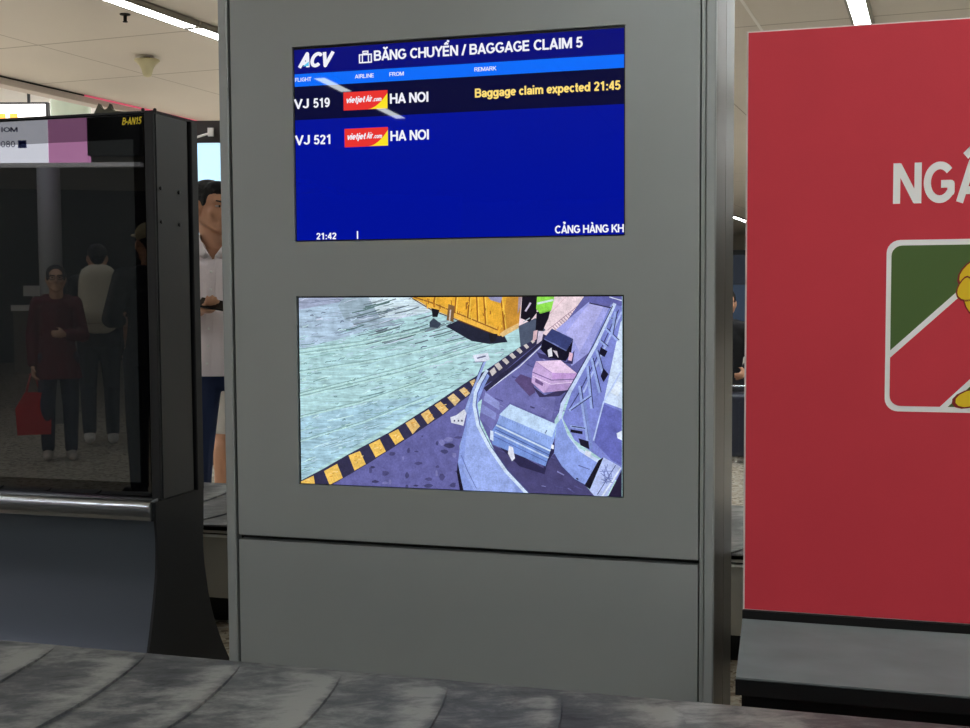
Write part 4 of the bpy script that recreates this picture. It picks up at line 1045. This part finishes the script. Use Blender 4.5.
def person(loc, rz, height, label, J=None, yaw=0.0, pitch=0.0, skin=SKIN, top=None, trousers=None, shoes=None, top_name='shirt', hair='short', sleeve=0.55, shorts=False, voxel=0.009, hem=0.86, hands=(0.9, 0.9), hn=None, fem=False, vneck=None):
    S = height/1.75
    r = empty('person', loc, rz, label, 'person')
    sh = 0.165 if fem else 0.185
    j = dict(pelvis=(0, 0, .93), spine=(0, 0, 1.12), chest=(0, .005, 1.32), neck=(0, .015, 1.47), head=(0, -.015, 1.63),
             shR=(-sh, .01, 1.42), elR=(-sh-.05, .04, 1.13), wrR=(-sh-.05, -.03, .88), shL=(sh, .01, 1.42), elL=(sh+.05, .04, 1.13), wrL=(sh+.05, -.03, .88),
             hipR=(-.09, 0, .90), knR=(-.10, -.02, .50), anR=(-.11, .02, .085), hipL=(.09, 0, .90), knL=(.10, -.02, .50), anL=(.11, .02, .085), toeR=(-.01, -.17), toeL=(.01, -.17))
    j.update(J or {})
    P = {k: Vector(v if len(v) == 3 else (v[0], v[1], 0))*S for k, v in j.items()}
    B = MB()
    c = lambda a, b, r0, r1, **k: B.capsule(P[a], P[b], r0*S, r1*S, **k)
    # torso
    wq = 0.9 if fem else 1.0
    B.capsule(P['pelvis'], P['spine'], .150*S*wq, .125*S*wq, .68); B.capsule(P['spine'], P['chest'], .128*S*wq, .150*S*wq, .66)
    B.capsule(P['shR']*0.75+P['chest']*0.25, P['shL']*0.75+P['chest']*0.25, (.046 if fem else .062)*S, (.046 if fem else .062)*S)
    B.capsule(P['chest'], P['neck'], .120*S, .060*S, .7)
    for s in 'RL':
        c('sh'+s, 'el'+s, .052, .040); c('el'+s, 'wr'+s, .040, .027)
        c('hip'+s, 'kn'+s, .086, .056); c('kn'+s, 'an'+s, .056, .038)
        B.capsule(P['kn'+s]*0.7+P['an'+s]*0.3+Vector((0, .015*S, 0)), P['kn'+s]*0.4+P['an'+s]*0.6+Vector((0, .012*S, 0)), .052*S, .044*S)
        t = P['an'+s]+Vector((P['toe'+s].x, P['toe'+s].y, 0)); t.z = P['an'+s].z-.05*S
        B.capsule(P['an'+s]+Vector((0, .03*S, -.045*S)), t, .036*S, .030*S)
        fw = (P['wr'+s]-P['el'+s]).normalized()
        nr = (hn or {}).get(s, (1 if s == 'R' else -1, 0, 0))
        arm_hand(B, P['wr'+s], fw, nr, (1 if s == 'R' else -1), S, hands[0 if s == 'R' else 1])
    # head
    HC = P['head']; R = Matrix.Rotation(yaw, 3, 'Z') @ Matrix.Rotation(pitch, 3, 'X')
    h = lambda x, y, z: HC+R @ (Vector((x, y, z))*S)
    rr = lambda a, b, d: (a*S, b*S, d*S)
    B.capsule(P['neck'], h(0, .02, -.05), .064*S, .057*S)
    B.ell(h(0, .012, .035), rr(.076, .096, .085), R); B.ell(h(0, -.02, -.02), rr(.066, .074, .085), R)
    B.ell(h(0, -.045, -.075), rr(.046, .045, .035), R); B.ell(h(0, -.083, -.098), rr(.022, .016, .018), R)
    B.capsule(h(-.055, .01, -.05), h(-.02, -.07, -.09), .022*S, .018*S); B.capsule(h(.055, .01, -.05), h(.02, -.07, -.09), .022*S, .018*S)
    B.capsule(h(0, -.088, .022), h(0, -.112, -.022), .009*S, .015*S); B.capsule(h(-.014, -.095, -.026), h(.014, -.095, -.026), .010*S, .010*S)
    B.capsule(h(-.045, -.073, .034), h(-.012, -.088, .030), .011*S, .011*S); B.capsule(h(.045, -.073, .034), h(.012, -.088, .030), .011*S, .011*S)
    B.capsule(h(-.020, -.088, -.056), h(.020, -.088, -.056), .0075*S, .0075*S); B.capsule(h(-.017, -.088, -.067), h(.017, -.088, -.067), .008*S, .008*S)
    for s in (-1, 1):
        B.ell(h(s*.082, .006, -.004), rr(.011, .021, .033), R); B.ell(h(s*.045, -.06, -.02), rr(.024, .022, .022), R)
    B.blob('body', skin, r, voxel, 3)
    body = r.children[-1]
    ey = MB(); ir = MB(); br = MB()
    for s in (-1, 1):
        ey.ell(h(s*.031, -.078, .012), rr(.0145, .0125, .0046), R, n=14); ir.ell(h(s*.031, -.0895, .012), rr(.0060, .003, .0056), R, n=12)
        br.capsule(h(s*.014, -.098, .032), h(s*.046, -.083, .036), .0045*S, .0035*S, n=8)
    ey.build('eyes', EYE, r, True); ir.build('irises', IRIS, r, True); br.build('eyebrows', HAIR, r, True)
    # hair
    Hh = MB()
    Hh.ell(h(0, .026, .052), rr(.084, .098, .080), R); Hh.ell(h(0, .070, .018), rr(.066, .046, .076), R)
    if hair == 'short':
        Hh.ell(h(0, -.035, .092), rr(.062, .055, .036), R)
        for s in (-1, 1): Hh.ell(h(s*.072, -.022, .034), rr(.009, .014, .030), R)
    elif hair == 'tied':
        Hh.ell(h(0, .085, -.03), rr(.04, .04, .05), R)
        for s in (-1, 1): Hh.ell(h(s*.068, -.01, .03), rr(.016, .05, .05), R)
    Hh.blob('hair', HAIR, r, max(voxel*0.8, .006), 2)
    if hair == 'cap':
        Cp = MB(); Cp.ell(h(0, .02, .065), rr(.092, .108, .078), R); Cp.ell(h(0, -.12, .06), rr(.07, .06, .012), R)
        Cp.blob('cap', mat('beige_cap', RGB(190, 175, 140), 0.8), r, .008, 2)
    # garments
    if top:
        T = MB()
        if (J or {}).get('sit'): T.capsule(P['pelvis'], P['spine'], .165*S*wq, .150*S*wq, .74)
        else: T.capsule(Vector((P['pelvis'].x, P['pelvis'].y, hem*S)), P['spine'], (.215 if fem else .185)*S, .152*S*wq, .76)
        T.capsule(P['spine'], P['chest'], .150*S*wq, .168*S*wq, .70)
        rs_ = .066 if fem else .078
        T.capsule(P['shR']*0.84+P['chest']*0.16, P['shL']*0.84+P['chest']*0.16, rs_*S, rs_*S); T.capsule(P['chest'], P['neck']-Vector((0, -.02*S, .05*S)), .13*S, .066*S, .72)
        T.capsule(P['shR']*.5+P['shL']*.5+Vector((-.09*S, .02*S, .03*S)), P['neck']+Vector((-.03*S, .015*S, -.02*S)), .05*S, .05*S); T.capsule(P['shR']*.5+P['shL']*.5+Vector((.09*S, .02*S, .03*S)), P['neck']+Vector((.03*S, .015*S, -.02*S)), .05*S, .05*S)
        for s in 'RL':
            a, b_, c_ = P['sh'+s], P['el'+s], P['wr'+s]
            T.capsule(a, b_, (.058 if fem else .068)*S, .060*S)
            if sleeve > 0.5: T.capsule(b_, b_+(c_-b_)*((sleeve-.5)*2), .060*S, .048*S)
        tp = T.blob(top_name, top, r, voxel, 3)
        if not (J or {}).get('sit'):
            for v in tp.data.vertices: v.co.z = max(v.co.z, hem*S)
        if vneck:
            import bmesh
            bm = bmesh.new(); bm.from_mesh(tp.data)
            kill = [v for v in bm.verts if v.co.y < P['neck'].y and v.co.z > vneck*S and abs(v.co.x-P['neck'].x) < (v.co.z-vneck*S)*0.62]
            bmesh.ops.delete(bm, geom=kill, context='VERTS'); bm.to_mesh(tp.data); bm.free()
    if trousers:
        T = MB(); T.capsule(P['hipR']+Vector((0, 0, .02*S)), P['hipL']+Vector((0, 0, .02*S)), .100*S, .100*S)
        T.capsule(P['pelvis'], P['pelvis']+Vector((0, 0, .08*S)), .150*S, .142*S, .72)
        for s in 'RL':
            T.capsule(P['hip'+s], P['kn'+s], .098*S, .072*S)
            if not shorts: T.capsule(P['kn'+s], P['an'+s]+Vector((0, 0, .02*S)), .072*S, .058*S)
        T.blob('shorts' if shorts else 'trousers', trousers, r, voxel, 3)
    if shoes:
        for s in 'RL':
            T = MB(); t = P['an'+s]+Vector((P['toe'+s].x, P['toe'+s].y, 0)); t.z = P['an'+s].z-.047*S
            T.capsule(P['an'+s]+Vector((0, .035*S, -.045*S)), t, .046*S, .038*S); T.capsule(P['an'+s], P['an'+s]+Vector((0, .02*S, -.03*S)), .048*S, .048*S)
            zf = P['an'+s].z-.085*S
            T.xf(lambda p: (p.x, p.y, max(p.z, zf)))
            T.blob('shoe', shoes, r, .008, 2)
    return r, P, S, h

# man in the pale shirt between totem and kiosk
mz = Vector((-1.262, 5.86, 0))
man, P, S, h = person(mz, radians(4), 1.80, 'man in white shirt and jeans holding a phone between totem and kiosk',
    J=dict(chest=(-.015, .005, 1.32), neck=(-.03, .015, 1.475), head=(-.044, -.015, 1.638), elR=(-.255, .02, 1.14), wrR=(-.07, -.245, 1.165), elL=(.25, .04, 1.14), wrL=(.22, -.1, .92), knR=(-.125, -.03, .50), anR=(-.15, .02, .085), hipR=(-.10, 0, .9), knL=(.135, -.02, .5), anL=(.15, .02, .085)),
    yaw=radians(50), pitch=radians(6), top=cloth('white_shirt_cotton', RGB(236, 226, 228), 0.55, 14), trousers=cloth('dark_blue_denim', RGB(42, 56, 92), 0.4, 20), shoes=mat('dark_leather', RGB(40, 34, 30), 0.5), voxel=0.0065, hem=0.86, sleeve=0.85, hands=(1.0, .7), hn={'R': (0.25, 0, 1), 'L': (-1, 0, 0)}, vneck=1.40)
def mp(mb, name, m, smooth=False): return mb.build(name, m, man, smooth)
for s in (-1, 1):    # open collar
    T = MB(); cx = -0.03
    rows = [((s*.012+cx, -.112, 1.415), (s*.040+cx, -.112, 1.405)), ((s*.040+cx, -.094, 1.455), (s*.082+cx, -.100, 1.435)), ((s*.066+cx, -.050, 1.505), (s*.100+cx, -.060, 1.465)), ((s*.072+cx, .02, 1.53), (s*.098+cx, .02, 1.485)), ((s*.03+cx, .075, 1.54), (s*.04+cx, .095, 1.49))]
    n = len(rows)
    vs = [Vector(p)*S for r_ in rows for p in r_]; vs += [p*1.0+Vector((0, -.006, -.006)) for p in vs]
    fs = []
    for i in range(n-1):
        a_, b_, c_, d_ = 2*i, 2*i+1, 2*i+3, 2*i+2; o_ = 2*n
        fs += [(a_, b_, c_, d_), (o_+d_, o_+c_, o_+b_, o_+a_), (a_, d_, o_+d_, o_+a_), (b_, o_+b_, o_+c_, c_)]
    fs += [(0, 2*n, 2*n+1, 1), (2*n-2, 2*n-1, 4*n-1, 4*n-2)]
    T.add(vs, fs)
    mp(T, 'collar', bpy.data.materials['white_shirt_cotton'], True)
shirt = [c_ for c_ in man.children if c_.name.startswith('shirt')][0]
def front_y(x, z): return min([v.co.y for v in shirt.data.vertices if abs(v.co.x-x) < .012 and abs(v.co.z-z) < .012] or [-.12])
T = MB(); vs = []
zs2 = [S*(1.395-k*(1.395-.875)/26) for k in range(27)]
for k, z in enumerate(zs2):
    x = -0.034+0.03*k/26*-1; y = front_y(x, z)-.0035
    vs += [(x-.016, y, z), (x+.016, y, z), (x-.016, y+.006, z), (x+.016, y+.006, z)]
fs = []
for k in range(26):
    o_ = 4*k; fs += [(o_, o_+1, o_+5, o_+4), (o_+2, o_+6, o_+7, o_+3), (o_, o_+4, o_+6, o_+2), (o_+1, o_+3, o_+7, o_+5)]
mp(T.add(vs, fs), 'placket', bpy.data.materials['white_shirt_cotton'])
T = MB()
for z in (1.34, 1.26, 1.08, 1.0, .92):
    k = (1.395-z)/(1.395-.875)*26; x = -0.034-0.03*k/26
    T.ell((x, front_y(x, z*S)-.0045, z*S), (0.006, 0.003, 0.006), n=10)
mp(T, 'buttons', Mt['printwhite'], True)
ph = MB().box(-0.075, 0.075, -0.036, 0.036, -0.004, 0.004).build('phone', mat('black_phone', RGB(12, 12, 14), 0.2), loc=mz+Vector((0.035, -0.335, 1.225)))
ph.rotation_euler = (radians(30), radians(10), radians(-6))
tag(ph, 'black phone in the hand of the man in white shirt', 'phone')
# person in pale shorts farther back
person((-1.475, 7.15, 0), radians(160), 1.70, 'person in pale shorts standing behind the man in white shirt', J=dict(knR=(-.09, -.02, .5)), top=cloth('brown_tee', RGB(120, 96, 70)), trousers=cloth('pale_grey_shorts', RGB(205, 202, 196)), shoes=mat('pale_sandals', RGB(170, 150, 120), 0.7), shorts=True, voxel=0.011, sleeve=0.4, top_name='tee')
# seated person in the right-hand gap
bn = empty('bench', (2.02, 9.75, 0), radians(-10), 'low grey bench under the seated person past the kiosk', 'bench')
MB().box(-0.6, 0.6, -0.22, 0.22, 0.35, 0.38).build('seat', Mt['steel'], bn)
for x in (-0.5, 0.5): MB().box(x-0.025, x+0.025, -0.18, 0.18, 0, 0.349).build('leg', Mt['black'], bn)
sit = dict(sit=(1, 0, 0), pelvis=(0, .02, .56), spine=(0, .03, .74), chest=(0, .02, .93), neck=(0, .01, 1.08), head=(0, -.03, 1.24), shR=(-.18, .01, 1.03), elR=(-.24, .0, .76), wrR=(-.14, -.22, .68), shL=(.18, .01, 1.03), elL=(.24, 0, .76), wrL=(.14, -.22, .68),
           hipR=(-.09, -.02, .54), knR=(-.12, -.44, .50), anR=(-.12, -.42, .085), hipL=(.09, -.02, .54), knL=(.12, -.44, .5), anL=(.12, -.42, .085))
person((1.93, 9.72, 0), radians(-6), 1.66, 'seated person in black jacket past kiosk beside navy suitcase', J=sit, top=cloth('black_jacket', RGB(24, 24, 28)), trousers=cloth('black_trousers', RGB(22, 23, 28)), shoes=Mt['black'], top_name='jacket', voxel=0.011, sleeve=0.95)

# people on the viewer's side, seen mirrored in the dark glass of the totem
wp = Vector((-6.05, 0.0, 0))
def facing(dx, dy): return math.atan2(dx, -dy)
wom, P, S, h = person(wp, facing(4.8, 3.6), 1.50, 'woman in maroon top with glasses reflected in the dark totem glass', J=dict(elL=(.21, .04, 1.13), wrL=(.21, -.05, .86), elR=(-.22, .03, 1.12), wrR=(-.06, -.22, 1.14), knL=(.10, -.10, .50), anL=(.10, .0, .10), anR=(-.10, .06, .085)),
    skin=SKIN2, top=cloth('maroon_knit', RGB(88, 26, 36)), trousers=cloth('navy_trousers', RGB(38, 42, 62)), shoes=mat('pale_shoes', RGB(190, 180, 170), 0.6), hair='tied', voxel=0.010, sleeve=0.95, hem=0.74, fem=True, top_name='top')
gm = MB()
for s in (-1, 1):
    c0 = h(s*.033, -.108, .012)
    for k in range(12):
        t0, t1 = 2*pi*k/12, 2*pi*(k+1)/12
        gm.capsule(c0+Vector((.026*cos(t0), 0, .02*sin(t0)))*S, c0+Vector((.026*cos(t1), 0, .02*sin(t1)))*S, .003, .003, n=6)
    gm.capsule(h(s*.058, -.108, .014), h(s*.082, .0, .012), .003, .003, n=6)
gm.build('glasses', Mt['black'], wom)
R2 = Matrix.Rotation(facing(4.8, 3.6), 3, 'Z')
hp = wp+R2 @ (Vector((.215, -.075, .80))*S)
bag = empty('shopping_bag', (hp.x, hp.y, hp.z-0.47), facing(4.8, 3.6), 'red bag carried by the woman reflected in totem glass', 'bag')
MB().prism([(-0.12, 0.0), (0.12, 0.0), (0.13, 0.2), (0.06, 0.32), (-0.06, 0.32), (-0.13, 0.2)], -0.05, 0.05, 'y').build('pouch', mat('red_bag_fabric', RGB(190, 24, 26), 0.6), bag)
MB().capsule((-0.05, 0, 0.315), (-0.015, 0, 0.46), 0.008, 0.008).capsule((0.05, 0, 0.315), (0.015, 0, 0.46), 0.008, 0.008).capsule((-0.015, 0, 0.46), (0.015, 0, 0.46), 0.008, 0.008).build('handle', mat('red_bag_strap', RGB(160, 20, 24), 0.6), bag, True)
bp = Vector((-6.6, -0.85, 0)); ba = facing(-4.6, -3.6)
bpk, P, S, h = person(bp, ba, 1.70, 'person with beige backpack walking away, reflected in the totem glass', J=dict(knL=(.10, -.12, .5), anL=(.10, -.05, .085), anR=(-.10, .16, .12)), top=cloth('black_tee', RGB(30, 30, 34)), trousers=cloth('charcoal_trousers', RGB(40, 42, 50)), shoes=mat('white_trainers', RGB(210, 208, 204), 0.6), voxel=0.011, sleeve=0.5, top_name='tee')
R3 = Matrix.Rotation(ba, 3, 'Z')
bk = empty('backpack', bp+R3 @ Vector((0, 0.20, 0.98)), ba, 'beige backpack on the back of the person reflected in glass', 'backpack')
MB().capsule((-.03, 0.03, 0.12), (-.03, 0.03, 0.42), .15, .13, .62).capsule((.03, 0.03, 0.12), (.03, 0.03, 0.42), .15, .13, .62).blob('pack', mat('beige_canvas', RGB(190, 182, 164), 0.8, bump=0.3, bscale=20), bk, .012, 3)
MB().capsule((-.10, .10, 0.12), (.10, .10, 0.12), .07, .07, .6).blob('pocket', mat('beige_canvas_pocket', RGB(176, 168, 150), 0.8), bk, .012, 3)
for s in (-1, 1): MB().capsule((s*.10, -.03, .50), (s*.12, -.22, .50), .014, .014, n=8).build('strap', mat('white_strap', RGB(220, 218, 212), 0.7), bk, True)
# dark figure nearest the glass
person((-4.03, 0.86, 0), facing(-3.5, -1.2), 1.70, 'person in dark clothes and beige cap reflected at edge of the glass', J=dict(elR=(-.24, -.06, 1.16), wrR=(-.10, -.26, 1.14)), top=cloth('dark_jacket', RGB(26, 27, 30)), trousers=cloth('dark_trousers', RGB(28, 29, 34)), shoes=Mt['black'], hair='cap', voxel=0.011, sleeve=0.9, top_name='jacket')

# pale post and counter farther back, seen faintly in the glass
c = MB().lathe([(0.11, 0), (0.11, H-0.002)], n=28).build('post', mat('pale_grey_post', RGB(150, 152, 152), 0.5), loc=(-8.35, -1.72, 0), smooth=True)
c['kind'] = 'structure'; c['label'] = 'pale round post behind the viewer'
ct = empty('counter', (-15.2, -6.6, 0), facing(4.8, 3.6), 'white counter reflected at the left of the dark glass', 'counter')
MB().box(-1.0, 0.3, -0.25, 0.25, 0.0, 1.03).build('cabinet', mat('brown_grey_laminate', RGB(120, 112, 104), 0.6), ct)
MB().box(-1.03, 0.33, -0.28, 0.28, 1.0305, 1.12).build('top', Mt['printwhite'], ct)
nb = MB().box(-0.15, 0.15, -0.01, 0.01, 0.14, 0.31).box(-0.01, 0.01, -0.01, 0.01, 0.0, 0.14).box(-0.08, 0.08, -0.04, 0.04, -0.004, 0.0).build('notice_stand', Mt['printwhite'], loc=(-15.25, -6.65, 1.126), rz=facing(4.8, 3.6))
tag(nb, 'small white notice standing on the reflected counter', 'notice')

# lit overhead sign opposite the totem, seen mirrored at the top of its glass
p0 = Vector((-7.537, -1.103, 0)); px_ = Vector((-7.901, -0.867, 0))
u = (px_-p0).normalized(); ppx = (px_-p0).length/48
nrm = Vector((u.y, -u.x, 0))
if nrm.dot(Vector((-1.3, 3.6, 0))-p0) < 0: nrm = -nrm
sg = empty('overhead_sign', p0+Vector((0, 0, 2.475)), math.atan2(u.y, u.x), 'lit white and pink overhead sign mirrored in the top of the glass', 'sign')
yf = -1 if (Matrix.Rotation(math.atan2(u.y, u.x), 3, 'Z') @ Vector((0, -1, 0))).dot(nrm) > 0 else 1
def sgb(x0, x1, z0, z1, name, m): return MB().box(x0, x1, 0.0, -yf*0.1, z0, z1).build(name, m, sg) if yf < 0 else MB().box(x0, x1, -0.1, 0, z0, z1).build(name, m, sg)
sgb(0, 1.5, 0, 0.62, 'white_face', mat('white_sign_face', (0.8, 0.8, 0.8, 1), 0.5, 0, (0.86, 0.88, 1, 1), 5.5))
sgb(-39*ppx, -0.002, 0, 0.62, 'pink_face', mat('pink_sign_face', (0.6, 0.3, 0.5, 1), 0.5, 0, RGB(226, 150, 206), 3.4))
sgb(-92*ppx, -39*ppx-0.002, 0.06, 0.62, 'dark_face', Mt['black'])
sgb(-92*ppx, 1.5, -0.035, -0.002, 'lower_rim', mat('grey_sign_rim', RGB(190, 188, 190), 0.4, 0, (1, .98, 1, 1), 0.6))
tm = MB()
write('MOI DU', 30*ppx, 62*ppx, 0.275, 0.042, yf*0.002, 0.17, mb=tm)
write('0808', 33*ppx, 52*ppx, 0.135, 0.062, yf*0.002, 0.11, mb=tm)
tm.build('lettering', mat('navy_sign_print', RGB(30, 34, 110), 0.5), sg)
MB().box(21.5*ppx, 30*ppx, yf*0.003 if yf < 0 else 0.001, yf*0.001 if yf < 0 else 0.003, 0.13, 0.2).build('phone_icon', mat('blue_sign_print', RGB(60, 80, 180), 0.5), sg)
for x in (-0.6, 1.2): MB().box(x, x+0.03, 0.03, 0.06, 0.62, 1.02).build('hanger', Mt['rail'], sg)
